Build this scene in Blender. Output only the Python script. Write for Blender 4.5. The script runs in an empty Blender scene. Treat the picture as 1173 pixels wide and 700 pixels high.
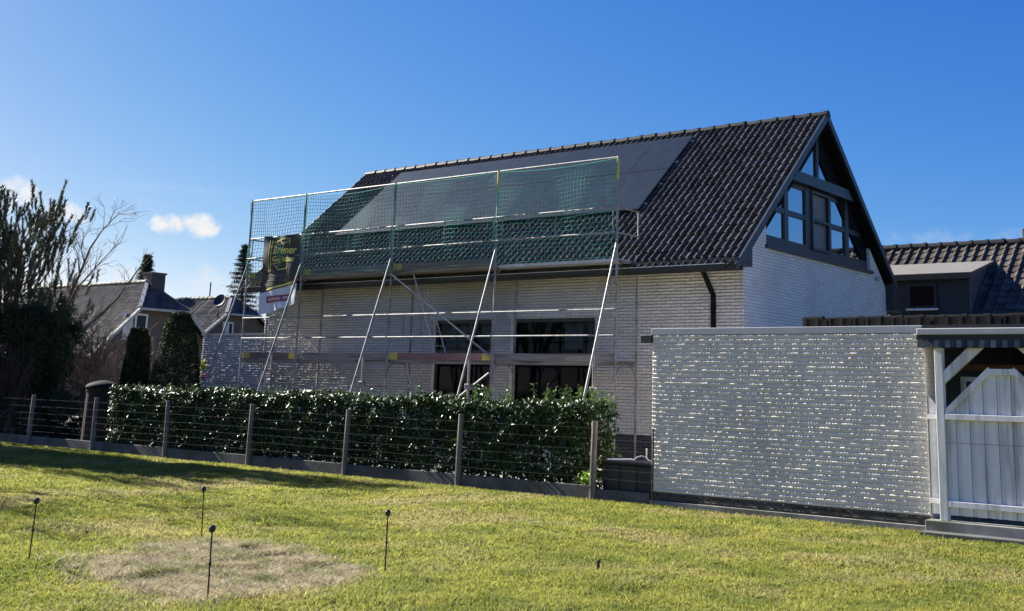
import bpy, math, random
import numpy as np
from mathutils import Vector, Matrix
random.seed(7); rng = np.random.default_rng(7)
S = bpy.context.scene
COL = S.collection
R = math.radians

# ------------------------------------------------------------------ helpers
def link(o):
    COL.objects.link(o); return o

def tag(o, label=None, cat=None, group=None, kind=None):
    if label: o['label'] = label
    if cat: o['category'] = cat
    if group: o['group'] = group
    if kind: o['kind'] = kind
    return o

ROOT = {}                                        # object -> world location of its thing's base
def thing(name, label, cat, loc=(0, 0, 0), group=None):
    o = bpy.data.objects.new(name, None); o.empty_display_size = .2
    o.location = loc; ROOT[o] = np.array(loc, float)
    return tag(link(o), label, cat, group)

def mesh_obj(name, V, F, mat, parent=None, smooth=False, sizes=None):
    """V (n,3) world points; F list of faces, or an (m,k) array."""
    V = np.asarray(V, float)
    base = ROOT.get(parent, np.zeros(3))
    V = V - base
    me = bpy.data.meshes.new(name)
    if isinstance(F, np.ndarray):
        m, k = F.shape
        me.vertices.add(len(V)); me.vertices.foreach_set('co', V.astype(np.float32).ravel())
        me.loops.add(m*k); me.loops.foreach_set('vertex_index', F.astype(np.int32).ravel())
        me.polygons.add(m)
        me.polygons.foreach_set('loop_start', np.arange(0, m*k, k, dtype=np.int32))
        me.polygons.foreach_set('loop_total', np.full(m, k, dtype=np.int32))
        me.update(calc_edges=True); me.validate()
    else:
        me.from_pydata([tuple(v) for v in V], [], F); me.update()
    if smooth: me.polygons.foreach_set('use_smooth', [True]*len(me.polygons))
    me.materials.append(mat)
    o = bpy.data.objects.new(name, me); link(o)
    if parent is not None: o.parent = parent; ROOT[o] = base
    return o

class MB:
    def __init__(s): s.V = []; s.F = []
    def add(s, V, F):
        n = len(s.V); s.V += [tuple(map(float, v)) for v in V]; s.F += [tuple(i+n for i in f) for f in F]; return s
    def box(s, a, b):
        (x0,y0,z0),(x1,y1,z1) = a, b
        return s.add([(x0,y0,z0),(x1,y0,z0),(x1,y1,z0),(x0,y1,z0),(x0,y0,z1),(x1,y0,z1),(x1,y1,z1),(x0,y1,z1)],
              [(0,3,2,1),(4,5,6,7),(0,1,5,4),(1,2,6,5),(2,3,7,6),(3,0,4,7)])
    def beam(s, p, q, w, h, up=(0,0,1)):
        p = Vector(p); q = Vector(q); d = (q-p).normalized(); u = Vector(up)
        side = d.cross(u).normalized(); u = side.cross(d).normalized()
        V = []
        for c in (p, q):
            for a, b in ((-1,-1),(1,-1),(1,1),(-1,1)): V.append(c + side*(a*w/2) + u*(b*h/2))
        return s.add(V, [(0,1,2,3),(7,6,5,4),(0,4,5,1),(1,5,6,2),(2,6,7,3),(3,7,4,0)])
    def tube(s, pts, rad, n=8, cap=True):
        pts = [Vector(p) for p in pts]; k = len(pts)
        if not hasattr(rad, '__len__'): rad = [rad]*k
        d0 = (pts[1]-pts[0]).normalized()
        ref = Vector((0,0,1)) if abs(d0.z) < .9 else Vector((1,0,0))
        V = []; u = d0.cross(ref).normalized()
        for i, p in enumerate(pts):
            d = (pts[min(i+1,k-1)] - pts[max(i-1,0)])
            if d.length < 1e-9: d = d0.copy()
            d.normalize(); u = (u - d*u.dot(d))
            if u.length < 1e-6: u = d.cross(Vector((.3,.5,.8)))
            u.normalize(); w = d.cross(u)
            for j in range(n):
                a = 2*math.pi*j/n; V.append(p + (u*math.cos(a) + w*math.sin(a))*rad[i])
        F = [(i*n+j, i*n+(j+1)%n, (i+1)*n+(j+1)%n, (i+1)*n+j) for i in range(k-1) for j in range(n)]
        if cap: F += [tuple(range(n))[::-1], tuple((k-1)*n+j for j in range(n))]
        return s.add(V, F)
    def lathe(s, c, prof, n=20):
        c = Vector(c); V = []
        for r, z in prof:
            for j in range(n):
                a = 2*math.pi*j/n; V.append(c + Vector((r*math.cos(a), r*math.sin(a), z)))
        F = [(i*n+j, i*n+(j+1)%n, (i+1)*n+(j+1)%n, (i+1)*n+j) for i in range(len(prof)-1) for j in range(n)]
        F += [tuple(range(n))[::-1], tuple((len(prof)-1)*n+j for j in range(n))]
        return s.add(V, F)
    def prism(s, poly, off):
        """poly: planar points, extruded by the vector off."""
        n = len(poly); A = [Vector(p) for p in poly]; o = Vector(off)
        return s.add(A + [p+o for p in A], [tuple(range(n)), tuple(range(2*n-1, n-1, -1))] + [(i, i+n, (i+1)%n+n, (i+1)%n) for i in range(n)])
    def build(s, name, mat, parent=None, smooth=False, bevel=0):
        o = mesh_obj(name, s.V, s.F, mat, parent, smooth)
        import bmesh
        bm = bmesh.new(); bm.from_mesh(o.data); bmesh.ops.recalc_face_normals(bm, faces=bm.faces); bm.to_mesh(o.data); bm.free()
        if bevel:
            m = o.modifiers.new('bevel', 'BEVEL'); m.width = bevel; m.segments = 2; m.limit_method = 'ANGLE'
        return o

def part(o, label): o['label'] = label; return o

def copy_tree(o, parent=None):
    c = o.copy(); link(c)
    if parent is not None: c.parent = parent
    for ch in list(o.children): copy_tree(ch, c)
    return c

# ------------------------------------------------------------------ materials
class NT:
    def __init__(s, m): s.t = m.node_tree; s.n = s.t.nodes; s.l = s.t.links
    def new(s, typ, **k):
        n = s.n.new(typ)
        for a, b in k.items(): setattr(n, a, b)
        return n
    def put(s, sock, v):
        if isinstance(v, bpy.types.NodeSocket): s.l.new(v, sock)
        else: sock.default_value = v
    def math(s, op, a, b=0.0, c=0.0, clamp=False):
        n = s.new('ShaderNodeMath', operation=op, use_clamp=clamp)
        s.put(n.inputs[0], a); s.put(n.inputs[1], b); s.put(n.inputs[2], c); return n.outputs[0]
    def vmath(s, op, a, b=(0,0,0)):
        n = s.new('ShaderNodeVectorMath', operation=op); s.put(n.inputs[0], a); s.put(n.inputs[1], b)
        return n.outputs['Value'] if op in ('DOT_PRODUCT','LENGTH') else n.outputs[0]
    def mix(s, f, a, b, mode='MIX'):
        n = s.new('ShaderNodeMix', data_type='RGBA', blend_type=mode)
        s.put(n.inputs[0], f); s.put(n.inputs[6], a); s.put(n.inputs[7], b); return n.outputs[2]
    def noise(s, vec, scale, detail=4, rough=.55):
        n = s.new('ShaderNodeTexNoise'); s.put(n.inputs['Vector'], vec)
        n.inputs['Scale'].default_value = scale; n.inputs['Detail'].default_value = detail; n.inputs['Roughness'].default_value = rough
        return n.outputs['Fac']
    def ramp(s, f, lo, hi):
        n = s.new('ShaderNodeMapRange'); n.clamp = True; n.interpolation_type = 'SMOOTHSTEP'
        s.put(n.inputs[0], f); n.inputs[1].default_value = lo; n.inputs[2].default_value = hi; return n.outputs[0]

def c4(c): return (c[0], c[1], c[2], 1.0)

def mat(name, c1, c2=None, scale=6, rough=.6, metal=0, spec=.5, bump=0, bscale=40, island=0, sheen=0, transl=None, stretch=(1,1,1), c3=None, s3=1.0, coat=0, rr=0):
    m = bpy.data.materials.new(name); m.use_nodes = True; g = NT(m)
    b = g.n['Principled BSDF']; out = g.n['Material Output']
    pos = g.new('ShaderNodeNewGeometry'); P = pos.outputs['Position']
    if stretch != (1,1,1): P = g.vmath('MULTIPLY', P, stretch)
    col = c4(c1)
    if c2: col = g.mix(g.ramp(g.noise(P, scale), .3, .7), c4(c1), c4(c2))
    if c3: col = g.mix(g.ramp(g.noise(P, s3, 3), .48, .66), col, c4(c3))
    if island:
        r = pos.outputs['Random Per Island']
        f = g.math('MULTIPLY_ADD', r, 2*island, 1-island)
        cc = g.new('ShaderNodeCombineXYZ'); [g.put(cc.inputs[i], f) for i in range(3)]
        col = g.mix(1.0, col, cc.outputs[0], 'MULTIPLY')
    g.put(b.inputs['Base Color'], col)
    b.inputs['Metallic'].default_value = metal; b.inputs['Specular IOR Level'].default_value = spec
    b.inputs['Coat Weight'].default_value = coat
    if rr: g.put(b.inputs['Roughness'], g.math('MULTIPLY_ADD', g.noise(P, scale*1.7), rr, rough-rr/2, clamp=True))
    else: b.inputs['Roughness'].default_value = rough
    if bump:
        bn = g.new('ShaderNodeBump'); bn.inputs['Strength'].default_value = bump; bn.inputs['Distance'].default_value = .01
        g.put(bn.inputs['Height'], g.noise(P, bscale, 5)); g.put(b.inputs['Normal'], bn.outputs[0])
    if transl:
        t = g.new('ShaderNodeBsdfTranslucent'); g.put(t.inputs[0], col)
        ms = g.new('ShaderNodeMixShader'); ms.inputs[0].default_value = transl
        g.l.new(b.outputs[0], ms.inputs[1]); g.l.new(t.outputs[0], ms.inputs[2]); g.l.new(ms.outputs[0], out.inputs[0])
    return m

def brick_mat(name, c1, c2, mortar, bw=.22, bh=.0625, ms=.009, rough=.75, bump=.6, dirt=(.25,.25,.24), dscale=.7, damt=.3):
    m = bpy.data.materials.new(name); m.use_nodes = True; g = NT(m); b = g.n['Principled BSDF']
    P = g.new('ShaderNodeNewGeometry').outputs['Position']
    sx = g.new('ShaderNodeSeparateXYZ'); g.put(sx.inputs[0], P)
    cb = g.new('ShaderNodeCombineXYZ'); g.put(cb.inputs[0], g.math('ADD', sx.outputs[0], sx.outputs[1])); g.put(cb.inputs[1], sx.outputs[2])
    br = g.new('ShaderNodeTexBrick'); g.put(br.inputs['Vector'], cb.outputs[0])
    br.inputs['Scale'].default_value = 1; br.inputs['Brick Width'].default_value = bw; br.inputs['Row Height'].default_value = bh
    br.inputs['Mortar Size'].default_value = ms; br.inputs['Mortar Smooth'].default_value = .3
    br.inputs['Color1'].default_value = c4(c1); br.inputs['Color2'].default_value = c4(c2); br.inputs['Mortar'].default_value = c4(mortar)
    d = g.ramp(g.noise(P, dscale, 6, .65), .42, .75)
    col = g.mix(g.math('MULTIPLY', d, damt), br.outputs['Color'], c4(dirt))
    col = g.mix(g.math('MULTIPLY', g.ramp(g.noise(P, 23, 3), .5, .8), damt*.6), col, c4(dirt))
    g.put(b.inputs['Base Color'], col); b.inputs['Roughness'].default_value = rough; b.inputs['Specular IOR Level'].default_value = .3
    h = g.math('SUBTRACT', g.math('MULTIPLY', g.noise(P, 55, 4), .5), br.outputs['Fac'])
    bn = g.new('ShaderNodeBump'); bn.inputs['Strength'].default_value = bump; bn.inputs['Distance'].default_value = .008
    g.put(bn.inputs['Height'], h); g.put(b.inputs['Normal'], bn.outputs[0])
    return m

def glass_mat(name, refl, rough=.02, gl=(.9,.95,1), ior=1.5):
    """pane: mirror-like coated reflection over a see-through dark body"""
    m = bpy.data.materials.new(name); m.use_nodes = True; g = NT(m); out = g.n['Material Output']; g.n.remove(g.n['Principled BSDF'])
    gs = g.new('ShaderNodeBsdfGlossy'); gs.inputs['Roughness'].default_value = rough; gs.inputs['Color'].default_value = c4(gl)
    tr = g.new('ShaderNodeBsdfTransparent'); tr.inputs[0].default_value = (.55,.6,.6,1)
    fr = g.new('ShaderNodeFresnel'); fr.inputs['IOR'].default_value = ior
    f = g.math('MULTIPLY_ADD', fr.outputs[0], 1-refl, refl, clamp=True)
    ms = g.new('ShaderNodeMixShader'); g.put(ms.inputs[0], f); g.l.new(tr.outputs[0], ms.inputs[1]); g.l.new(gs.outputs[0], ms.inputs[2])
    g.l.new(ms.outputs[0], out.inputs[0]); return m

M = {}
M['gable_brick'] = brick_mat('gable_white_brick', (.80,.77,.73), (.70,.675,.64), (.50,.485,.46), bump=.7, damt=.3)
M['white_brick'] = brick_mat('white_painted_brick', (.82,.77,.69), (.75,.70,.625), (.66,.62,.55), bump=.3, damt=.35)
M['house_brick'] = brick_mat('house_white_brick', (.63,.60,.555), (.53,.505,.47), (.38,.36,.335), bump=.8, damt=.4, ms=.008)  # front brick, a darker copy of the gable white, its shade in the colour
M['dark_brick'] = brick_mat('dark_engineering_brick', (.025,.024,.026), (.04,.036,.036), (.07,.07,.07), rough=.5, damt=.2)
M['red_brick'] = brick_mat('brown_brick', (.135,.095,.078), (.10,.07,.06), (.15,.135,.12), bump=.5, damt=.3, dirt=(.1,.08,.07))
M['tile'] = mat('black_glazed_roof_tile', (.060,.052,.043), (.088,.078,.066), 3, rough=.6, spec=.10, rr=.12, island=.3)
M['ridge'] = mat('ridge_tile', (.022,.022,.023), (.035,.034,.034), 3, rough=.5, spec=.2)
M['tile_grey'] = mat('weathered_grey_roof_tile', (.055,.053,.05), (.09,.087,.082), 2, rough=.6, spec=.15, rr=.2, island=.3)
M['anthracite'] = mat('anthracite_paint', (.022,.028,.034), (.03,.036,.042), 4, rough=.42, spec=.5, bump=.05, bscale=90)
M['black_trim'] = mat('black_trim', (.012,.013,.016), (.02,.021,.024), 5, rough=.5)
M['soffit'] = mat('near_black_boards', (.006,.006,.007), (.009,.009,.01), 5, rough=.8, spec=.1)
M['slate'] = mat('slate_cladding', (.075,.085,.095), (.12,.13,.14), 9, rough=.45, bump=.4, bscale=30)
M['zinc'] = mat('zinc_sheet', (.33,.34,.34), (.42,.42,.41), 3, rough=.5, metal=.5)
M['concrete'] = mat('concrete', (.22,.215,.20), (.30,.29,.27), 5, rough=.9, bump=.5, bscale=60, c3=(.13,.14,.10), s3=2.2)
M['concrete_dark'] = mat('dark_concrete', (.075,.08,.08), (.12,.12,.115), 5, rough=.9, bump=.5, bscale=60, c3=(.07,.075,.055), s3=2.2)  # darker concrete tone for edging boards, kerb and chimney cap
M['fascia'] = mat('grey_fascia', (.42,.43,.44), (.48,.48,.48), 3, rough=.45)
M['steel'] = mat('galvanised_steel', (.30,.305,.31), (.21,.215,.22), 9, rough=.55, metal=.5, rr=.2, c3=(.17,.155,.13), s3=5)
M['alu'] = mat('aluminium', (.56,.57,.58), (.46,.47,.48), 8, rough=.5, metal=.3)
M['yellow_paint'] = mat('yellow_paint', (.62,.46,.05), (.45,.36,.08), 12, rough=.6)
M['board_red'] = mat('red_brown_board', (.20,.085,.07), (.27,.16,.14), 3, rough=.75, stretch=(.5,3,6), c3=(.16,.12,.11), s3=2)
M['board_grey'] = mat('weathered_board', (.22,.19,.165), (.31,.28,.25), 3, rough=.85, stretch=(.5,3,9), c3=(.14,.10,.085), s3=2)
M['wood_post'] = mat('weathered_post', (.15,.13,.105), (.23,.20,.165), 7, rough=.9, bump=.4, bscale=50, stretch=(3,3,.5))
M['white_wood'] = mat('white_painted_wood', (.82,.82,.81), (.72,.73,.73), 3, rough=.6, bump=.25, bscale=40, stretch=(4,4,.35), c3=(.52,.52,.49), s3=2.1)
M['trim_grey'] = mat('pale_grey_trim', (.42,.42,.41), (.36,.36,.35), 3, rough=.7)
M['timber'] = mat('brown_timber', (.22,.12,.06), (.16,.09,.05), 5, rough=.7)
M['net'] = mat('green_net_cord', (.02,.26,.19), (.03,.34,.25), 4, rough=.6, spec=.4)
M['banner_black'] = mat('black_banner_cloth', (.012,.013,.014), (.022,.023,.023), 5, rough=.5, bump=.3, bscale=8)
M['banner_white'] = mat('white_banner_cloth', (.68,.70,.74), (.6,.62,.66), 4, rough=.55, bump=.25, bscale=8)
M['banner_yellow'] = mat('yellow_print', (.78,.68,.14), (.70,.60,.15), 8, rough=.55)
M['banner_red'] = mat('dark_red_print', (.22,.03,.06), (.26,.05,.09), 8, rough=.55)
M['banner_pink'] = mat('pale_print', (.55,.38,.42), None, rough=.55)
M['pv'] = mat('solar_cell_glass', (.013,.019,.024), (.018,.025,.030), 4, rough=.30, spec=.26)
M['pv_frame'] = mat('black_anodised_frame', (.022,.024,.027), None, rough=.45)
M['glass_dark'] = glass_mat('window_glass', .0, ior=1.16)
M['glass_sky'] = glass_mat('coated_window_glass', .52, gl=(.86,.93,1))
M['screen'] = mat('insect_screen', (.15,.16,.17), (.19,.20,.21), 14, rough=.55, spec=.3)
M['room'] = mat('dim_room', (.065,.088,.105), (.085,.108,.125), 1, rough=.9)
M['curtain'] = mat('net_curtain', (.62,.62,.60), (.5,.5,.49), 3, rough=.9, stretch=(9,9,.3))
M['leaf_laurel'] = mat('laurel_leaf', (.020,.047,.011), (.038,.075,.016), 3, rough=.40, spec=.24, island=.6, transl=.14, c3=(.055,.085,.02), s3=5)
M['leaf_shoot'] = mat('young_laurel_leaf', (.075,.14,.030), (.11,.18,.04), 6, rough=.3, spec=.6, island=.3, transl=.25)
M['leaf_dark'] = mat('dark_evergreen_leaf', (.018,.032,.012), (.035,.05,.018), 2, rough=.6, spec=.2, island=.5, transl=.1)
M['conifer'] = mat('clipped_conifer_leaf', (.014,.030,.008), (.03,.046,.010), 5, rough=.75, spec=.15, island=.5, transl=.1)
M['needle'] = mat('pine_needle', (.040,.058,.032), (.068,.085,.048), 2, rough=.5, island=.45, transl=.1)
M['spruce'] = mat('spruce_needle', (.025,.045,.03), (.04,.06,.035), 2, rough=.6, island=.4)
M['bark'] = mat('bark', (.05,.038,.03), (.085,.065,.05), 12, rough=.95, bump=.6, bscale=40)
M['twig'] = mat('bare_twig', (.075,.055,.043), (.11,.083,.065), 8, rough=.9)
M['russet'] = mat('russet_stem', (.07,.040,.030), (.05,.032,.024), 6, rough=.9, island=.4)
M['lime_leaf'] = mat('lime_leaf', (.30,.42,.06), (.22,.36,.05), 9, rough=.5, island=.3, transl=.3)
M['black_plastic'] = mat('black_plastic', (.015,.016,.016), (.024,.025,.024), 6, rough=.5, bump=.1, bscale=50)
M['plastic_green'] = mat('dark_green_plastic', (.010,.014,.010), (.016,.02,.015), 5, rough=.8, spec=.1)
M['black_metal'] = mat('black_metal', (.012,.012,.012), None, rough=.45)
M['wire'] = mat('fence_wire', (.06,.057,.052), (.045,.042,.04), 6, rough=.85, spec=.2)
M['red_plastic'] = mat('red_plastic', (.6,.04,.03), None, rough=.5)
M['yellow_plastic'] = mat('yellow_plastic', (.6,.52,.05), None, rough=.5, transl=.3)
M['teal_plastic'] = mat('green_plastic', (.05,.32,.24), None, rough=.5)
M['clay'] = mat('brown_bin', (.026,.022,.018), (.036,.03,.024), 5, rough=.8, spec=.2)
M['grass'] = mat('lawn_grass', (.175,.215,.040), (.345,.34,.075), 1.3, rough=.6, spec=.3, island=.35, transl=.55, c3=(.35,.32,.13), s3=.55)
M['grass_far'] = mat('far_ground', (.07,.085,.02), (.10,.10,.03), .2, rough=.95)
M['soil'] = mat('mossy_soil', (.15,.16,.035), (.26,.235,.06), 2.2, rough=.95, bump=.8, bscale=25, c3=(.10,.085,.035), s3=.9)
M['dry'] = mat('dry_grass', (.52,.45,.29), (.37,.33,.21), 4, rough=.8, island=.45, transl=.45, c3=(.24,.25,.10), s3=3)
M['paving'] = mat('yard_paving', (.18,.17,.16), (.24,.23,.21), 3, rough=.9)

# ------------------------------------------------------------------ camera (solved from the photo)
FPX, CX, CY = 1306.18, 620.22, 191.79
PIT, ROL, YAW, EYE = .192962, .028119, .658963, 1.631
c, s_ = math.cos(YAW), math.sin(YAW); cp, sp = math.cos(PIT), math.sin(PIT); cr, sr = math.cos(ROL), math.sin(ROL)
Rv = Vector((c, s_, 0)); Fv = Vector((-s_*cp, c*cp, sp)); Uv = Vector((s_*sp, -c*sp, cp))
R2 = Rv*cr + Uv*sr; U2 = Uv*cr - Rv*sr
cam = bpy.data.cameras.new('camera'); co = link(bpy.data.objects.new('camera', cam))
mw = Matrix.Identity(4)
for i in range(3): mw[i][0] = R2[i]; mw[i][1] = U2[i]; mw[i][2] = -Fv[i]
mw[0][3], mw[1][3], mw[2][3] = 0, 0, EYE
co.matrix_world = mw
cam.sensor_width = 36; cam.lens = FPX/1173*36
cam.shift_x = -(CX-586.5)/1173; cam.shift_y = (CY-350)/1173
cam.clip_start = .1; cam.clip_end = 3000
S.camera = co

# ------------------------------------------------------------------ light and sky
SUN_E, SUN_A = R(32), R(1.5)                 # sun low on the left, nearly along the house front
sd = Vector((-math.cos(SUN_E)*math.cos(SUN_A), -math.cos(SUN_E)*math.sin(SUN_A), math.sin(SUN_E)))
sl = bpy.data.lights.new('sun', 'SUN'); sl.energy = 5.0; sl.angle = R(.5); sl.color = (1, .94, .84)
so = link(bpy.data.objects.new('sun', sl)); so.rotation_euler = sd.to_track_quat('Z', 'Y').to_euler(); so.location = (-30, -5, 30)
W = bpy.data.worlds.new('World'); S.world = W; W.use_nodes = True
g = NT(W); bg = g.n['Background']; wout = g.n['World Output']
sky = g.new('ShaderNodeTexSky', sky_type='NISHITA'); sky.sun_disc = False
sky.sun_elevation = SUN_E; sky.sun_rotation = math.atan2(sd.x, sd.y)
sky.air_density = .6; sky.dust_density = .4; sky.ozone_density = 2.5; sky.altitude = 0
# clear deep-blue spring air: the channels of the sky graded a little apart
sep = g.new('ShaderNodeSeparateColor'); g.put(sep.inputs[0], sky.outputs[0]); cmb = g.new('ShaderNodeCombineColor')
for i, (k, e) in enumerate(((1.57, 1.69), (.975, 1.035), (.91, .40))):
    v = g.math('POWER', g.math('MULTIPLY', sep.outputs[i], .115), e); g.put(cmb.inputs[i], g.math('MULTIPLY', v, k*.80/.115))
g.put(bg.inputs[0], cmb.outputs[0]); bg.inputs[1].default_value = .05
# small fair-weather clouds, far away in the sky itself
D = g.new('ShaderNodeTexCoord').outputs['Generated']
mask = None
nz = g.noise(D, 38, 7, .6); nz2 = g.noise(D, 12, 5, .6)
for (d, w, h, k, dens) in [((-.8147,.5655,.1275), .052, .0125, .75, .95), ((-.8800,.4540,.1400), .036, .020, .7, .9), ((-.862,.4880,.131), .03, .012, .7, .8),
                     ((-.835,.5450,.082), .20, .017, 1.0, .38), ((-.79,.605,.075), .12, .010, 1.0, .32), ((-.2949,.9452,.132), .16, .014, 1.0, .16), ((-.86,.505,.062), .14, .016, 1.0, .45), ((-.80, .59,.158), .16, .006, 1.0, .10)]:
    dv = Vector(d).normalized(); ri = dv.cross(Vector((0,0,1))).normalized(); up = ri.cross(dv)
    a = g.math('DIVIDE', g.vmath('DOT_PRODUCT', D, tuple(ri)), w); b_ = g.math('DIVIDE', g.vmath('DOT_PRODUCT', D, tuple(up)), h)
    r2 = g.math('ADD', g.math('MULTIPLY', a, a), g.math('MULTIPLY', b_, b_))
    front = g.math('GREATER_THAN', g.vmath('DOT_PRODUCT', D, tuple(dv)), .5)
    v = g.math('SUBTRACT', g.math('MULTIPLY_ADD', nz, 3.0, g.math('MULTIPLY', nz2, .8)), g.math('MULTIPLY_ADD', r2, .85, 1.42))
    v = g.math('MULTIPLY', g.math('MULTIPLY', g.ramp(v, 0.0, .75 if dens > .5 else 1.1), dens), front)
    mask = v if mask is None else g.math('MAXIMUM', mask, v)
bc = g.new('ShaderNodeBackground'); bc.inputs[0].default_value = (1, .985, .97, 1); bc.inputs[1].default_value = .31
ms = g.new('ShaderNodeMixShader'); g.put(ms.inputs[0], mask); g.l.new(bg.outputs[0], ms.inputs[1]); g.l.new(bc.outputs[0], ms.inputs[2]); g.l.new(ms.outputs[0], wout.inputs[0])
S.view_settings.view_transform = 'Standard'; S.view_settings.look = 'None'; S.view_settings.exposure = 1.6; S.view_settings.gamma = 1
S.cycles.max_bounces = 8; S.cycles.transparent_max_bounces = 16; S.cycles.use_denoising = True

# ------------------------------------------------------------------ ground
def sheet(name, x0, x1, y0, y1, z, m):
    return tag(mesh_obj(name, [(x0,y0,z),(x1,y0,z),(x1,y1,z),(x0,y1,z)], [(0,1,2,3)], m), kind='structure')
sheet('ground', -900, 900, -900, 900, -.06, M['grass_far'])
FY = 14.8646                                                       # line of the garden fence and garage front
def lawn_z(x, y):
    r = .034*np.sin(x*1.7+y*.6)*np.sin(y*1.3-x*.4) + .018*np.sin(x*4.1+1)*np.sin(y*3.7+x) + .009*np.sin(9*x+3*y)*np.sin(8.3*y-2*x)
    return r*(.15 + .85*np.clip((FY-y)/1.5, 0, 1)) - .02
nx, ny = 400, 200
gx, gy = np.meshgrid(np.linspace(-46, 4, nx), np.linspace(-6, FY-.02, ny), indexing='ij')
gz = lawn_z(gx, gy)
V = np.stack([gx, gy, gz], -1).reshape(-1, 3)
ii = (np.arange(nx-1)[:,None]*ny + np.arange(ny-1)[None]).ravel()
F = np.stack([ii, ii+ny, ii+ny+1, ii+1], 1)
tag(mesh_obj('lawn', V, F, M['soil'], smooth=True), kind='structure')
sheet('yard', -60, 12, FY+.12, 19.4, -.004, M['paving'])
sheet('street', -70, -28, 19.4, 27.5, .0, M['paving'])

def blades(xy, h, w, lean, n=3, zoff=0.0):
    """tufts of curved grass blades at the points xy; h, w, lean arrays per tuft"""
    N = len(xy)*n
    P = np.repeat(xy, n, 0) + rng.normal(0, .018, (N, 2))
    H = np.repeat(h, n)*rng.uniform(.6, 1.25, N); Wd = np.repeat(w, n); L = np.repeat(lean, n)
    a = rng.uniform(0, 2*np.pi, N); b = rng.uniform(0, 2*np.pi, N)
    z = lawn_z(P[:,0], P[:,1]) + zoff
    B = np.column_stack([P, z])
    side = np.column_stack([np.cos(a), np.sin(a), np.zeros(N)])*Wd[:,None]/2
    ld = np.column_stack([np.cos(b), np.sin(b), np.zeros(N)])*(H*L)[:,None]
    mid = B + ld*.35 + np.column_stack([np.zeros(N)]*2 + [H*.6]); tip = B + ld + np.column_stack([np.zeros(N)]*2 + [H])
    V = np.stack([B-side, B+side, mid+side*.75, mid-side*.75, tip], 1).reshape(-1, 3)
    o = np.arange(N)*5
    Fq = np.stack([o, o+1, o+2, o+3], 1); Ft = np.stack([o+3, o+2, o+4, o+4], 1)
    # the tip as a degenerate-free quad: use triangles for all instead
    T = np.concatenate([np.stack([o, o+1, o+2], 1), np.stack([o, o+2, o+3], 1), np.stack([o+3, o+2, o+4], 1)])
    return V, T
# the dried-out square of grass between the four rods
PATCH = np.array([(-9.75,5.95),(-10.35,7.35),(-9.9,7.75),(-9.0,7.72),(-7.75,7.5),(-7.4,6.6),(-7.45,5.7),(-8.6,5.75)])
def in_poly(p, poly):
    x, y = p[:,0], p[:,1]; r = np.zeros(len(p), bool); n = len(poly)
    for i in range(n):
        (x1,y1),(x2,y2) = poly[i], poly[(i+1)%n]
        r ^= ((y1 > y) != (y2 > y)) & (x < (x2-x1)*(y-y1)/(y2-y1+1e-12)+x1)
    return r
def visible(p, marg=.06):
    q = np.column_stack([p, np.zeros(len(p))]) - np.array([0,0,EYE])
    d = q@np.array(Fv); u = q@np.array(R2)/d*FPX/1173; v_ = q@np.array(U2)/d*FPX/1173
    px = u + CX/1173; py = -v_ + CY/1173
    return (d > .5) & (px > -marg-.1) & (px < 1+marg+.1) & (py < 700/1173+marg) & (py > 0)
xy = np.column_stack([rng.uniform(-40, -1.5, 3400000), rng.uniform(2.5, FY-.03, 3400000)])
xy = xy[visible(xy)]
dist = np.hypot(xy[:,0], xy[:,1])
keep = rng.random(len(xy)) < np.clip((9.0/dist)**1.6, .12, 1)*.75
xy = xy[keep]; dist = dist[keep]
pe = xy + rng.normal(0, .10, xy.shape)
xy_l = xy[~in_poly(pe, PATCH)]; dl = np.hypot(xy_l[:,0], xy_l[:,1])
clump = .5 + .5*np.sin(xy_l[:,0]*2.3+np.sin(xy_l[:,1]*1.9)*2)*np.sin(xy_l[:,1]*2.7+np.cos(xy_l[:,0]*1.3)*2)
fine = .5 + .5*np.sin(xy_l[:,0]*13+3*np.sin(xy_l[:,1]*7))*np.sin(xy_l[:,1]*15+2*np.sin(xy_l[:,0]*6))
hh = rng.uniform(.014, .036, len(xy_l))*(.5+.7*clump+.7*fine**2)
tuft = rng.random(len(xy_l)) < .012
hh[tuft] *= 2.0
V, T = blades(xy_l, hh, np.clip(dl*.0009, .005, .016), rng.uniform(.3, 1.3, len(xy_l)))
# longer unmown edge along the fence board and the garage
ex = np.column_stack([rng.uniform(-30, -2.5, 16000), FY-.02-np.abs(rng.normal(0, .05, 16000))])
V2, T2 = blades(ex, rng.uniform(.015, .06, len(ex)), np.full(len(ex), .011), rng.uniform(.2, .9, len(ex)), 2)
V = np.concatenate([V, V2]); T = np.concatenate([T, T2+len(V)-len(V2)])
tag(mesh_obj('grass', V, T, M['grass']), kind='stuff')
pp = np.column_stack([rng.uniform(-11, -6.8, 130000), rng.uniform(5.0, 8.2, 130000)])
pp = pp[in_poly(pp + rng.normal(0, .16, pp.shape), PATCH)][:52000]
cl = .5 + .5*np.sin(pp[:,0]*7.1+2*np.sin(pp[:,1]*5.3))*np.sin(pp[:,1]*9.2+1.7*np.cos(pp[:,0]*4.1))
pp = pp[rng.random(len(pp)) < .35+.65*cl]; cl = .5 + .5*np.sin(pp[:,0]*7.1+2*np.sin(pp[:,1]*5.3))*np.sin(pp[:,1]*9.2+1.7*np.cos(pp[:,0]*4.1))
V, T = blades(pp, rng.uniform(.018, .05, len(pp))*(.5+1.3*cl), np.full(len(pp), .007), rng.uniform(.5, 2.4, len(pp)), 3, .006)
tag(mesh_obj('dry_grass', V, T, M['dry']), kind='stuff')

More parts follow.
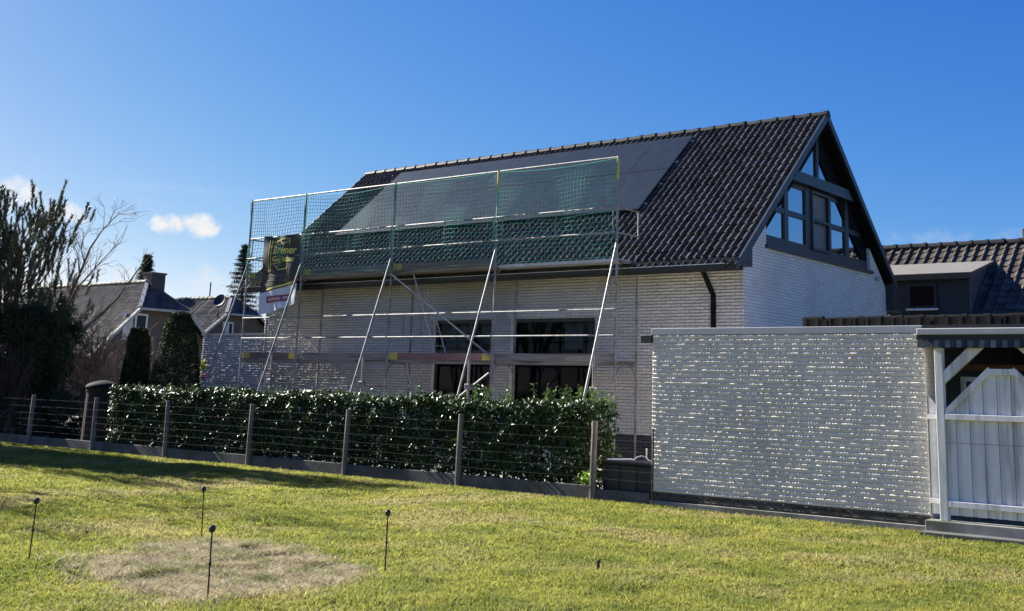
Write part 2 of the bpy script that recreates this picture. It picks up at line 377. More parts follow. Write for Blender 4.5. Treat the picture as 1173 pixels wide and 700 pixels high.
# ------------------------------------------------------------------ brick skins with real relief
def brick_height(X, Z, bw=.22, bh=.0625, amp=1.0, seed=0):
    rg = np.random.default_rng(100+seed)
    row = np.floor(Z/bh).astype(int); xo = X + (row % 2)*bw/2
    colm = np.floor(xo/bw).astype(int)
    fz = Z/bh - row; fx = xo/bw - colm
    K = 4099
    t = rg.uniform(-1, 1, (4, K)); idx = (row*7919 + colm*104729) % K
    ez = np.clip(np.minimum(fz, 1-fz)*bh/.013, 0, 1); ex_ = np.clip(np.minimum(fx, 1-fx)*bw/.014, 0, 1)
    prof = np.sqrt(np.clip(ez*(2-ez), 0, 1))*np.sqrt(np.clip(ex_*(2-ex_), 0, 1))
    n = np.zeros_like(X)
    for k, (fx_, fz_, am) in enumerate([(31, 60, .3), (67, 150, .3), (110, 230, .3), (45, 300, .3), (170, 390, .22)]):
        ph = rg.uniform(0, 6, 4)
        n += am*np.sin(fx_*X+ph[0]+2.2*np.sin(fz_*.43*Z+ph[1]+X*7))*np.sin(fz_*Z+ph[2]+1.9*np.sin(fx_*.7*X+ph[3]+Z*11))
    # hand-made bricks: flat faces, ragged upper arrises that catch the sun, soft lower edges
    et = np.clip((1-fz)*bh/.017, 0, 1); eb = np.clip(fz*bh/.007, 0, 1)
    top = 1 - (1-et)**2; bot = np.sqrt(eb)
    side = np.sqrt(ex_)
    rag = np.sin(41*X+t[3][idx]*18+1.7*np.sin(93*X+row*1.3)) + .8*np.sin(23*X+row*2.1+t[2][idx]*15) + .7*np.sin(150*X+9*t[1][idx]+row)
    lipm = np.clip((fz-.40)/.3, 0, 1)*np.clip(.42*rag+.50*n+.46*t[1][idx]+.86, 0, 1.5)
    h = top*bot*side*(.0065 + .0013*t[0][idx] + .0105*lipm + .0010*n) + rg.normal(0, .0002, X.shape)
    return h*amp

def brick_skin(name, x0, x1, z0, z1, y, holes, dx, dz, parent, amp=1.0, seed=0, m=None):
    nx_, nz_ = int((x1-x0)/dx)+1, int((z1-z0)/dz)+1
    xs = np.linspace(x0, x1, nx_); zs = np.linspace(z0, z1, nz_)
    for (a, b, cc, d) in holes:
        for e, arr in ((a, xs), (b, xs), (cc, zs), (d, zs)):
            k = np.argmin(abs(arr-e))
            if 0 < k < len(arr)-1: arr[k] = e
    X, Z = np.meshgrid(xs, zs, indexing='ij')
    Y = y - brick_height(X, Z, amp=amp, seed=seed)
    for sl_ in ((0, slice(None)), (-1, slice(None)), (slice(None), 0), (slice(None), -1)): Y[sl_] = y + .004
    V = np.stack([X, Y, Z], -1).reshape(-1, 3)
    i, k = np.meshgrid(np.arange(nx_-1), np.arange(nz_-1), indexing='ij')
    cx_ = (xs[:-1]+xs[1:])/2; cz_ = (zs[:-1]+zs[1:])/2
    ok = np.ones(i.shape, bool)
    for (a, b, cc, d) in holes:
        ok &= ~((cx_[:,None] > a) & (cx_[:,None] < b) & (cz_[None] > cc) & (cz_[None] < d))
    ii = (i*nz_ + k)[ok]
    F = np.stack([ii, ii+nz_, ii+nz_+1, ii+1], 1)
    return mesh_obj(name, V, F, m or M['white_brick'], parent, smooth=True)

# ------------------------------------------------------------------ pantiled slopes
def tile_slope(name, O, U, Vd, Lu, Lv, m, parent, tw=.168, tl=.275, roll=.045, lift=.026, jit=.003, samp=10):
    """O: eave corner (world), U along the eave, Vd up the slope; outward normal is U x Vd."""
    O, U, Vd = (np.array(t, float) for t in (O, U, Vd)); U /= np.linalg.norm(U); Vd /= np.linalg.norm(Vd); N = np.cross(U, Vd)
    nc = max(1, int(round(Lu/tw))); nr = max(1, int(round(Lv/tl))); tw = Lu/nc; tl = Lv/nr
    t = np.array([0, .05, .13, .22, .28, .34, .41, .48, .75, 1.0]) if samp == 10 else np.linspace(0, 1, samp)
    prof = np.interp(t, [0, .05, .22, .28, .34, .48, 1], [0, .12*roll, .92*roll, roll, .88*roll, -.1*roll, 0])
    Vs = []; Fs = []; n0 = 0
    r2 = np.random.default_rng(11)
    for r in range(nr):
        for k in range(nc):
            ju = r2.normal(0, jit*.5); jn = r2.normal(0, jit); tilt = r2.normal(0, jit*.7)
            u = (k + t)*tw*1.0 + ju
            pr_ = prof + jn + tilt*(t-.5)
            lo = O + np.outer(u, U) + np.outer(pr_+lift, N) + Vd*(r*tl - .03)
            hi = O + np.outer(u, U) + np.outer(pr_, N) + Vd*((r+1)*tl)
            lip = lo - N*.022
            Vs.append(np.concatenate([lip, lo, lo, hi])); b = n0 + np.arange(samp-1)
            Fs.append(np.concatenate([np.stack([b, b+1, b+1+samp, b+samp], 1), np.stack([b+2*samp, b+1+2*samp, b+1+3*samp, b+3*samp], 1)]))
            n0 += 4*samp
    return mesh_obj(name, np.concatenate(Vs), np.concatenate(Fs), m, parent, smooth=True)

def ridge_caps(x0, x1, y, z, r, m, parent, name='ridge_cap', L=.40):
    mb = MB(); n = int(round((x1-x0)/L)); L = (x1-x0)/n
    for k in range(n):
        a = x0 + k*L; j = random.gauss(0, .004)
        for (p, q, rr) in ((a, a+L, r), (a+L-.07, a+L+.015, r*1.16)):
            V = []; K = 9
            for xx in (p, q):
                for i in range(K):
                    an = math.pi*(-.12 + 1.24*i/(K-1)); V.append((xx, y + rr*math.cos(an), z + j + rr*math.sin(an)))
            F = [(i, i+1, i+1+K, i+K) for i in range(K-1)] + [tuple(range(K)), tuple(range(2*K-1, K-1, -1))]
            mb.add(V, F)
    return mb.build(name, m, parent)

def clip_poly(poly, a, b, c_):
    """keep a*y + b*z <= c_ of a polygon of (y, z)"""
    out = []
    for i in range(len(poly)):
        p, q = poly[i], poly[(i+1) % len(poly)]
        fp = a*p[0]+b*p[1]-c_; fq = a*q[0]+b*q[1]-c_
        if fp <= 0: out.append(p)
        if fp*fq < 0:
            t = fp/(fp-fq); out.append((p[0]+t*(q[0]-p[0]), p[1]+t*(q[1]-p[1])))
    return out

# ================================================================== MAIN HOUSE
HX0, HX1, HY0, HY1 = -24.08, -10.15, 19.46, 26.72
YR, ZR, SLOPE = 23.09, 7.76, .884
RX0, RX1 = -24.38, -9.98
YE, ZE = 18.87, ZR - SLOPE*(YR-18.87)
ang = math.atan(SLOPE); ca, sa = math.cos(ang), math.sin(ang)
house = thing('brick_house', 'white painted brick house with steep black tiled roof and big glazed gable, wrapped in scaffolding', 'house', ((HX0+HX1)/2, HY0, 0))
W1 = (-18.09, -16.33, .55, 3.14); W2 = (-15.79, -13.55, .55, 3.14)
ztop = 4.22
mb = MB()
# body behind the relief skin: front pieces round the two windows, back, left gable
for (a, b, z0, z1) in [(HX0, W1[0], 0, ztop), (W1[1], W2[0], 0, ztop), (W2[1], HX1-.3, 0, ztop), (W1[0], W1[1], 0, .55), (W2[0], W2[1], 0, .55), (W1[0], W1[1], 3.14, ztop), (W2[0], W2[1], 3.14, ztop)]:
    mb.box((a, HY0+.006, z0), (b, HY0+.3, z1))
mb.box((HX0, HY1-.3, 0), (HX1-.3, HY1, ztop))
def roof_under(y, off=.30): return ZR - off - SLOPE*abs(y-YR)
def gable(xa, xb, zcut=None):
    pts = [(HY0+.004, 0), (HY1, 0), (HY1, roof_under(HY1)), (YR, roof_under(YR)), (HY0+.004, roof_under(HY0))]
    return pts
mb.prism([(HX0, y, z) for y, z in gable(0, 0)], (.3, 0, 0))
wall = mb.build('wall', M['white_brick'], house)
# right gable wall: full to the sill, shoulders left and right of the glazing
ZS = 4.58
mb = MB(); GW0, GW1 = 20.42, 25.76
low = [(HY0+.004, 0), (HY1, 0), (HY1, roof_under(HY1)), (YR+(ZR-.30-ZS)/SLOPE, ZS), (YR-(ZR-.30-ZS)/SLOPE, ZS), (HY0+.004, roof_under(HY0))]
mb.prism([(HX1, y, z) for y, z in low], (-.3, 0, 0))
for (a, b) in ((YR-(ZR-.30-ZS)/SLOPE, GW0), (GW1, YR+(ZR-.30-ZS)/SLOPE)):
    e = b if a < YR - 1 else a
    t = roof_under(e)
    mb.prism([(HX1, a, ZS), (HX1, b, ZS), (HX1, e, t)], (-.3, 0, 0))
mb.build('gable_wall', M['gable_brick'], house)
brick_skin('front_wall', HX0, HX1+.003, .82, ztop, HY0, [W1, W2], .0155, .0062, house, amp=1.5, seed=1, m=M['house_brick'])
for (a, b) in ((HX0, W1[0]), (W1[1], W2[0]), (W2[1], HX1+.012)): MB().box((a, HY0-.012, -.05), (b, HY0+.01, .82)).build('plinth', M['dark_brick'], house)
# soldier course above the windows
for w_ in (W1, W2):
    mb = MB(); x = w_[0]-.10
    while x < w_[1]+.06:
        mb.box((x, HY0-.011-random.random()*.004, 3.15), (x+.055, HY0+.01, 3.36)); x += .0655
    mb.build('lintel_course', M['white_brick'], house, bevel=.004)

# roof: both slopes, ridge, verge boards, eave box, gutter
Lv = (YR-YE)/ca
ROOF = tile_slope('roof', (RX0, YE, ZE), (1,0,0), (0, ca, sa), RX1-RX0, Lv-.05, M['tile'], house)
tile_slope('roof', (RX1, 2*YR-YE, ZE), (-1,0,0), (0, -ca, sa), RX1-RX0, Lv-.05, M['tile'], house, samp=5, tw=.3)
ridge_caps(RX0-.02, RX1+.02, YR, ZR-.03, .10, M['ridge'], ROOF)
mb = MB()      # deck under the tiles
for sgn in (-1, 1):
    P = lambda y, o: (YR + sgn*y, ZR - SLOPE*y - o)
    a = P(0, .02); b = P(YR-YE, .02); c2 = P(YR-YE-.02, .14); d = P(0, .14)
    mb.prism([(RX0+.05, *a), (RX0+.05, *b), (RX0+.05, *c2), (RX0+.05, *d)], (RX1-RX0-.1, 0, 0))
mb.build('roof_deck', M['black_trim'], house)
for X, sx in ((RX0, -1), (RX1, 1)):
    for sgn in (-1, 1):
        mb = MB()
        P = lambda y, o: (YR + sgn*y, ZR + .03 - SLOPE*y - o)
        poly = [P(0, -.02), P(YR-YE+.02, -.02), P(YR-YE+.02, .15), P(0, .17)]
        mb.prism([(X - .02*(1 if sx > 0 else -1), y, z) for y, z in poly], (.045*sx, 0, 0))
        mb.build('verge_board', M['anthracite'], house)
mb = MB()      # boarded soffit under the right verge and behind it up to the glazing
for sgn in (-1, 1):
    P = lambda y, o: (YR + sgn*y, ZR - SLOPE*y - o)
    poly = [P(0, .145), P(YR-YE-.3, .145), P(YR-YE-.3, .215), P(0, .215)]
    mb.prism([(RX1-.02, y, z) for y, z in poly], (-.42, 0, 0))
mb.build('soffit', M['soffit'], house)
for yy0, yy1 in ((YE+.03, HY0-.016), (HY1+.006, 2*YR-YE-.03)):
    mb = MB()
    mb.box((RX0+.04, yy0, 3.97), (HX1+.0, yy1, 4.16))
    mb.build('eave_box', M['black_trim'], house)
for yy0, yy1, z0, z1 in ((YE-.01, HY0+.02, 4.03, 4.0), (HY1-.02, 2*YR-YE+.01, 3.72, 4.0)):
    mb = MB(); n = 7; w = (yy1-yy0)/n                       # upright boards closing the eave at the gable end
    for k in range(n):
        a = yy0 + k*w; b = a + w - .006; ym = (a+b)/2
        zt = ZR - SLOPE*abs(ym-YR) - .05
        mb.box((RX1-.20, a, z0), (RX1+.012+.004*(k % 2), b, max(zt, z0+.12)))
    mb.build('eave_cheek', M['anthracite'], house)
MB().box((RX0+.04, YE-.05, 3.955), (RX1-.22, YE+.028, 4.035)).build('gutter', M['black_trim'], house, bevel=.012)
MB().box((RX0+.04, YE-.06, 4.036), (RX1-.22, YE-.035, 4.05)).build('gutter_lit_edge', M['alu'], house)  # pale metal strip standing in for sunlight on the gutter's rim
mb = MB()
mb.tube([(-10.76, YE+.08, 4.10), (-10.76, YE+.10, 3.95), (-10.76, HY0-.08, 3.52), (-10.76, HY0-.07, 3.40), (-10.76, HY0-.07, .05)], .05, 12)
for z in (3.25, 2.2, 1.1): mb.tube([(-10.76, HY0-.07, z), (-10.76, HY0-.07, z+.05)], .058, 12)
mb.build('downpipe', M['soffit'], house, smooth=False)

# ground floor windows
def front_window(w, mull, trans, parent, curt):
    x0, x1, z0, z1 = w; y = HY0+.10
    mb = MB()
    for a, b, c2, d in [(x0, x1, z1-.07, z1), (x0, x1, z0, z0+.07)]: mb.box((a, y, c2), (b, y+.08, d))
    for a in (x0, x1-.07): mb.box((a, y+.001, z0+.07), (a+.07, y+.079, z1-.07))
    for a in mull: mb.box((a-.04, y+.002, z0+.07), (a+.04, y+.078, z1-.07))
    for t in trans: mb.box((x0+.07, y+.003, t-.05), (x1-.07, y+.077, t+.05))
    f = mb.build('window', M['anthracite'], parent)
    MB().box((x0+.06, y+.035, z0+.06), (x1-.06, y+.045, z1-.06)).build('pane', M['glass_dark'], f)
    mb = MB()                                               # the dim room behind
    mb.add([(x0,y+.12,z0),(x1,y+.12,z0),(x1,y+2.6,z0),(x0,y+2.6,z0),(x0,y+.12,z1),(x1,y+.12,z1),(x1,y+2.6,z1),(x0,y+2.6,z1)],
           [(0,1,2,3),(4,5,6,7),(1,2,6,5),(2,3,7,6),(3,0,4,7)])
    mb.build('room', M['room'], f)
    for a, b, c2, d in curt:
        n = 30; V = []; 
        for i in range(n+1):
            xx = a+(b-a)*i/n; yy = y+.22+.025*math.sin(i*1.9)+.01*math.sin(i*.7)
            V += [(xx, yy, c2), (xx, yy, d)]
        mesh_obj('curtain', V, [(2*i, 2*i+2, 2*i+3, 2*i+1) for i in range(n)], M['curtain'], f, True)
    mb = MB(); mb.box((x0-.01, HY0-.06, z0-.045), (x1+.01, HY0+.1, z0-.003)); mb.build('sill', M['anthracite'], f)
front_window(W1, [-17.03], [2.42], house, [(-17.95, -17.3, 2.55, 3.0), (-16.9, -16.45, 2.62, 3.0)])
front_window(W2, [], [], house, [(-14.55, -14.1, 2.5, 3.05), (-13.95, -13.66, 2.35, 3.05)])

# gable glazing
GX = -10.27
gw = thing_parent = None
OFFG = .70/ca
def under(poly, off, offl=None):
    poly = clip_poly(poly, SLOPE, 1, ZR - off + SLOPE*YR)
    return clip_poly(poly, -SLOPE, 1, ZR - (offl or off) - SLOPE*YR)
mb = MB()
XF0, XF1 = GX-.04, GX+.05
def bar(y0, y1, z0, z1, xa=XF0, xb=XF1, off=.24/ca):
    p = under([(y0,z0),(y1,z0),(y1,z1),(y0,z1)], off)
    if len(p) > 2: mb.prism([(xa, y, z) for y, z in p], (xb-xa, 0, 0))
bar(20.43, 25.75, 4.585, 4.80)                               # bottom rail
bar(20.43, 25.75, 5.33, 5.44, XF0+.003, XF1-.004)            # transom
bar(20.43, 25.75, 5.96, 6.30, XF0+.006, XF1-.008)            # head
for a, b in ((21.40, 21.58), (22.43, 22.68), (23.58, 23.74), (24.52, 24.71)): bar(a, b, 4.7, 6.1, XF0-.003, XF1+.003)
bar(YR-.07, YR+.05, 6.2, 7.3, XF0-.003, XF1+.003)
RK = []
for sgn in (-1, 1):                                          # raking infill up to the soffit
    P = lambda y, o: (YR + sgn*y, ZR - SLOPE*y - o/ca)
    o2 = .66 if sgn > 0 else .48; poly = [P(0, .22), P(3.25, .22), P(3.25-(o2-.22)*1.2, o2), P(0, o2)]
    rk = MB().prism([(XF0+.009, y, z) for y, z in poly], (XF1-XF0-.016, 0, 0)); RK.append(rk)
gwin = mb.build('gable_window', M['anthracite'], house)
for rk in RK: rk.build('raking_panel', M['soffit'], gwin)
def pane(y0, y1, z0, z1, m=M['glass_sky'], x=GX, name='pane'):
    p = under([(y0,z0),(y1,z0),(y1,z1),(y0,z1)], .64/ca, .46/ca)
    if len(p) > 2: return MB().prism([(x, y, z) for y, z in p], (.012, 0, 0)).build(name, m, gwin)
for y0, y1 in ((20.5, 21.40), (21.59, 22.42), (22.66, 23.60), (23.75, 24.52), (24.72, 25.7)):
    for z0, z1 in ((4.79, 5.35), (5.42, 5.98)):
        pane(y0, y1, z0, z1, M['screen'] if y0 == 22.66 else M['glass_sky'])
pane(20.5, YR-.06, 6.28, 7.3); pane(YR+.04, 25.6, 6.28, 7.3)
mb = MB()                                                    # the middle casement stands a little open, with a pale inner screen
for a, b, z0, z1 in ((22.68, 22.73, 4.74, 6.02), (23.53, 23.58, 4.74, 6.02), (22.73, 23.53, 4.74, 4.79), (22.73, 23.53, 5.97, 6.02), (22.73, 23.53, 5.36, 5.41)):
    mb.box((GX+.055, a, z0), (GX+.095, b, z1))
part(mb.build('casement', M['anthracite'], gwin), 'middle casement of the gable window with its own frame')
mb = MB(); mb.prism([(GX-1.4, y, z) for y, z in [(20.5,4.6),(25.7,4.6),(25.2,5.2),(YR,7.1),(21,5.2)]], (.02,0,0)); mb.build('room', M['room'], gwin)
mb = MB(); p = under([(20.4, 6.06), (25.8, 6.06), (25.8, 6.29), (20.4, 6.29)], .29)
mb.prism([(GX+.06, y, z) for y, z in p], (.14, 0, 0)); mb.build('tie_beam', M['anthracite'], house)
mb = MB(); mb.box((HX1-.16, GW0-.05, 4.51), (HX1+.07, GW1+.05, 4.578)); mb.build('gable_sill', M['anthracite'], house)
MB().lathe((HX1+.07, 26.1, 4.42), [(.02, -.05), (.05, -.03), (.05, .03), (.02, .05)], 10).build('gable_lamp', M['fascia'], house)

# solar panels: two rows of nine, on the front slope
UN = Vector((0, -sa, ca)); VD = Vector((0, ca, sa))
px0, pw, nP = -22.62, 1.056, 9
first = None
for r, (s0, s1) in enumerate(((1.90/ca*1.0-.02, 3.09/ca-.02), (3.11/ca-.01, 4.20/ca-.03))):
    # s: distance up the slope of this row's lower and upper edge
    s0 = (20.45-YE)/ca if r == 0 else (21.69-YE)/ca
    s1 = (21.67-YE)/ca if r == 0 else (22.78-YE)/ca
    for k in range(nP):
        if k > 0:
            c0 = copy_tree(rowp, ROOF); c0.location.x = pw*k; continue
        base = Vector((px0, YE, ZE)); a = base + VD*s0 + UN*.11; b = base + VD*s1 + UN*.11
        w = Vector((pw-.010, 0, 0)); mb = MB()
        q = [a, a+w, b+w, b]
        mb.prism([tuple(x) for x in q], tuple(UN*-.04))
        rowp = mb.build('solar_panel', M['pv_frame'], ROOF)
        ins = .010; wi = Vector((ins,0,0)); vi = VD*ins; up = UN*.003
        cells = [a+wi+vi+up, a+w-wi+vi+up, b+w-wi-vi+up, b+wi-vi+up]
        mesh_obj('cell_sheet', [tuple(x) for x in cells], [(0,1,2,3)], M['pv'], rowp)
mb = MB()
for s0 in (1.9, 2.7, 3.6, 4.5):
    p = Vector((px0, YE, ZE)) + VD*(1.6/ca + (s0-1.9)*1.02+.25) + UN*.055
    mb.beam(p, p+Vector((pw*nP+.05, 0, 0)), .04, .035, tuple(UN))
mb.build('mounting_rail', M['alu'], ROOF)

# ================================================================== side building left of the house
side = thing('outbuilding', 'low white brick side building with flat top, adjoining the scaffolded house at its left end', 'outbuilding', (-25.4, HY0, 0))
MB().box((-26.66, HY0+.006, 0), (HX0-.006, HY0+6, 2.86)).build('wall', M['white_brick'], side)
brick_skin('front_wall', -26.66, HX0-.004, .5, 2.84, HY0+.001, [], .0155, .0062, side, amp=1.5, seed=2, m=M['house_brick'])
MB().box((-26.70, HY0-.03, 2.845), (HX0-.008, HY0+6.03, 2.90)).build('coping', M['zinc'], side)

# ================================================================== garage with the rough white wall
GX0, GX1 = -9.33, -5.18; WY = FY + .065
garage = thing('garage', 'flat-roofed garage with rough white brick wall facing the lawn, grey fascia and dark brick base', 'garage', ((GX0+GX1)/2, WY, 0))
MB().box((GX0, WY+.012, 0), (GX1, HY0-.03, 2.50)).build('wall', M['white_brick'], garage)
MB().box((GX1+.002, WY+.40, .18), (GX1+.012, HY0-.2, 2.46)).build('inner_shade_panel', M['black_trim'], garage)  # black sheet over the brick, standing in for shade inside the carport
brick_skin('front_wall', GX0, GX1, .205, 2.50, WY+.006, [], .0075, .0045, garage, amp=1.0, seed=3)
mb = MB(); z = .085
for r in range(2):                                           # two dark plinth courses, brick by brick
    x = GX0 - (.11 if r else 0)
    while x < GX1:
        a, b = max(x, GX0), min(x+.214, GX1)
        if b-a > .02: mb.box((a, WY-.004-random.random()*.004, z), (b, WY+.02, z+.056))
        x += .222
    z += .0615
mb.build('plinth', M['dark_brick'], garage, bevel=.004)
MB().box((GX0-.02, WY-.012, 2.503), (GX1+.04, HY0-.04, 2.60)).build('fascia', M['fascia'], garage, bevel=.006)
MB().box((GX0-.21, WY-.02, 2.385), (GX0-.004, WY+.14, 2.505)).build('rain_outlet', M['black_plastic'], garage, bevel=.01)
MB().box((GX0+.0, WY-.055, -.10), (GX1, WY+.005, .083)).build('footing', M['concrete'], garage, bevel=.006)
# low tiled hip behind the flat roof
hip = thing('tiled_canopy', 'low strip of black tiles edging the flat roof behind the garage wall', 'roof', (-5, 17.0, 2.6))
MB().box((-7.86, 17.10, 2.61), (-2.16, 17.5, 2.86)).build('deck', M['black_trim'], hip)
tile_slope('tile_row', (-7.86, 17.05, 2.62), (1,0,0), (0, .12, .99), 5.7, .24, M['soffit'], hip, tw=.2, tl=.12, roll=.004, lift=.006)
ridge_caps(-7.9, -2.1, 17.2, 2.85, .05, M['soffit'], hip, L=.33)

# ================================================================== carport and gate
cpt = thing('carport', 'white timber carport with braced post and black scalloped tile skirt, right of the garage', 'carport', (-4.2, FY, 0))
PY = 14.80
for x in (-4.95, -3.44):
    p = MB().box((x-.05, PY-.05, .18), (x+.05, PY+.05, 2.305)).build('post', M['white_wood'], cpt, bevel=.006)
for x, sg in ((-4.90, 1), (-3.49, -1)):
    mb = MB(); mb.prism([(x, PY-.03, 1.85), (x, PY-.03, 2.01), (x+sg*.31, PY-.03, 2.302), (x+sg*.50, PY-.03, 2.302)], (0, .07, 0))
    mb.build('brace', M['white_wood'], cpt, bevel=.005)
MB().box((-5.20, PY-.10, 2.40), (-2.2, PY+.06, 2.462)).build('skirt_batten', M['black_trim'], cpt)
MB().box((-5.19, PY-.13, 2.464), (-2.2, PY+.02, 2.545)).build('gutter', M['fascia'], cpt, bevel=.01)
mb = MB(); mb2 = MB(); k = 0; x = -5.19
while x < -2.2:                                              # hanging tiles of the skirt: pale ones alternate with dark rolls
    w = .064 if k % 2 == 0 else .076
    yy = PY-.085 if k % 2 == 0 else PY-.068
    (mb if k % 2 == 0 else mb2).prism([(x, yy-.03, 2.305), (x+w-.003, yy-.03, 2.305), (x+w-.003, yy-.008, 2.452), (x, yy-.008, 2.452)], (0, .02, 0)); x += w; k += 1
mb.build('tile_skirt', mat('dark_skirt_tile', (.025,.028,.032), (.035,.038,.043), 6, rough=.4, island=.4, spec=.4), cpt)
mb2.build('tile_skirt', mat('pale_skirt_tile', (.12,.125,.13), (.19,.19,.185), 9, rough=.5, island=.35, spec=.4), cpt)
MB().box((-5.17, PY+.03, 2.46), (-2.2, HY0-.05, 2.60)).build('roof', M['black_trim'], cpt)
MB().box((-5.17, 18.9, 0), (-2.2, 19.0, 2.455)).build('rear_wall', M['black_trim'], cpt)
mb = MB(); mb.box((-5.17, 16.2, 2.06), (-2.2, 16.28, 2.14)); mb.build('rail', M['timber'], cpt)
mb = MB(); mb.box((-4.95, 15.6, 1.90), (-4.45, 15.66, 1.96)); mb.box((-4.95, 15.6, 1.3), (-4.90, 15.66, 1.90)); mb.build('trestle', M['white_wood'], cpt)

fp = thing('fence_panel', 'narrow white board with a slanted top between the rough brick wall and the carport post', 'fence panel', (-5.1, PY, .2))
mb = MB(); mb.prism([(-5.16, PY+.145, .24), (-5.005, PY+.145, .24), (-5.005, PY+.145, 1.52), (-5.16, PY+.145, 1.70)], (0, .022, 0)); mb.build('board', M['white_wood'], fp)
mb = MB(); mb.box((-5.165, PY+.095, 1.41), (-5.003, PY+.143, 1.47)); mb.build('rail', M['white_wood'], fp)
mb = MB(); mb.box((-5.165, PY+.095, .37), (-5.003, PY+.143, .43)); mb.build('rail', M['white_wood'], fp)
gate = thing('garden_gate', 'white vertical board gate with an arched mitred top under the carport', 'gate', (-4.2, PY, .2))
G0, G1, GM = -4.893, -3.497, -4.195
def arch(x):   # lower edge of the top frame
    d = abs(x-GM)
    return 1.97 if d < .15 else 1.97 - (d-.15)*.96
mb = MB(); x = G0; k = 0
while x < G1-.01:
    b = min(x+(.115 if k % 2 == 0 else .056), G1); yy = PY + (.0 if k % 2 == 0 else .022)
    mb.prism([(x, yy, .25), (b-.002, yy, .25), (b-.002, yy, arch(b-.002)+.05), (x, yy, arch(x)+.05)], (0, .02, 0)); x = b; k += 1
mb.build('board_panel', M['white_wood'], gate, bevel=.002)
mb = MB()
tp = [(G0, arch(G0)), (GM-.15, 1.97), (GM+.15, 1.97), (G1, arch(G1))]
for i in range(3):
    (xa, za), (xb, zb) = tp[i], tp[i+1]
    mb.prism([(xa, PY-.03, za), (xb, PY-.03, zb), (xb, PY-.03, zb+(.075 if i == 1 else .095)), (xa, PY-.03, za+(.095 if i != 1 else .075))], (0, .055, 0))
mb.build('arch_frame', M['white_wood'], gate)
for z in (1.41, .35): MB().box((G0, PY-.05, z), (G1, PY-.003, z+.07)).build('rail', M['white_wood'], gate, bevel=.004)
mb = MB(); mb.tube([(G0, PY-.056, 1.13), (G1, PY-.056, 1.125)], .003, 5); mb.build('tension_wire', M['wire'], gate)
st = tag(MB().box((-5.175, PY-.30, -.10), (-2.2, PY-.06, .055)).build('kerb', M['concrete_dark'], bevel=.01), kind='structure')
st = tag(MB().box((-5.175, PY-.10, -.10), (-2.2, HY0-.2, .178)).build('driveway', M['concrete'], bevel=.01), kind='structure')

# ================================================================== rear wing of the house, right
rw = thing('rear_house', 'neighbouring house behind the carport with black pantiles and a slate-clad dormer', 'house', (-7, 32, 0))
EY, EZ, RY2, RZ2 = 29.2, 3.55, 32.0, 5.90
sl2 = math.hypot(RY2-EY, RZ2-EZ); vd2 = (0, (RY2-EY)/sl2, (RZ2-EZ)/sl2)
MB().box((-13.2, EY+.4, 0), (-2.3, 35, EZ+.3)).build('wall', M['white_brick'], rw)
rf2 = tile_slope('roof', (-13.5, EY, EZ), (1,0,0), vd2, 11.5, sl2, M['tile'], rw, tw=.26, roll=.045)
mb = MB(); mb.prism([(-13.5, EY, EZ-.02), (-13.5, RY2, RZ2-.02), (-13.5, 2*RY2-EY, EZ-.02)], (11.5, 0, 0)); mb.build('roof_core', M['black_trim'], rw)
ridge_caps(-13.5, -2.0, RY2, RZ2-.01, .12, M['ridge'], rf2, L=.42)
mb = MB(); dx0, dx1, dy = -12.6, -9.02, 29.5
mb.prism([(dx0, dy, 3.62), (dx0, dy, 4.84), (dx0, 31.4, 5.33)], (dx1-dx0-.02, 0, 0))
dorm = mb.build('dormer', mat('dark_panel_cladding', (.02,.028,.032), (.028,.036,.04), 5, rough=.5, bump=.3, bscale=12), rw)
mb = MB(); mb.prism([(dx1-.02, dy-.02, 3.62), (dx1-.02, dy-.02, 4.86), (dx1-.02, 31.4, 5.34)], (.03, 0, 0)); mb.build('dormer_cheek', M['slate'], dorm)
mb = MB(); mb.prism([(dx0-.1, dy-.18, 4.80), (dx0-.1, 31.5, 5.34), (dx0-.1, 31.5, 5.40), (dx0-.1, dy-.18, 4.86)], (dx1-dx0+.2, 0, 0)); mb.build('dormer_roof', mat('roofing_felt', (.16,.15,.135), (.13,.125,.115), 4, rough=.8), dorm)
mb = MB(); mb.box((dx0-.1, dy-.2, 4.70), (dx1+.1, dy-.17, 4.84)); mb.build('dormer_fascia', M['black_trim'], dorm)
wx0, wx1 = -10.62, -9.86
mb = MB()
for a, b, z0, z1 in ((wx0, wx1, 3.98, 4.04), (wx0, wx1, 4.55, 4.62), (wx0, wx0+.07, 4.04, 4.55), (wx1-.07, wx1, 4.04, 4.55)): mb.box((a, dy-.05, z0), (b, dy-.002, z1))
w_ = mb.build('window', M['anthracite'], dorm)
MB().box((wx0+.05, dy-.025, 4.02), (wx1-.05, dy-.015, 4.57)).build('pane', M['glass_dark'], w_) if False else None
MB().box((wx0+.05, dy-.025, 4.02), (wx1-.05, dy-.005, 4.57)).build('dormer_pane', mat('black_pane', (.006,.006,.008), None, rough=.35, spec=.15), dorm)
MB().box((wx0-.03, dy-.10, 3.925), (wx1+.03, dy-.004, 3.975)).build('dormer_sill', M['white_wood'], dorm)
MB().tube([(-8.30, RY2, 5.95), (-8.30, RY2, 6.25)], .05, 8).build('vent_pipe', M['black_trim'], rw)

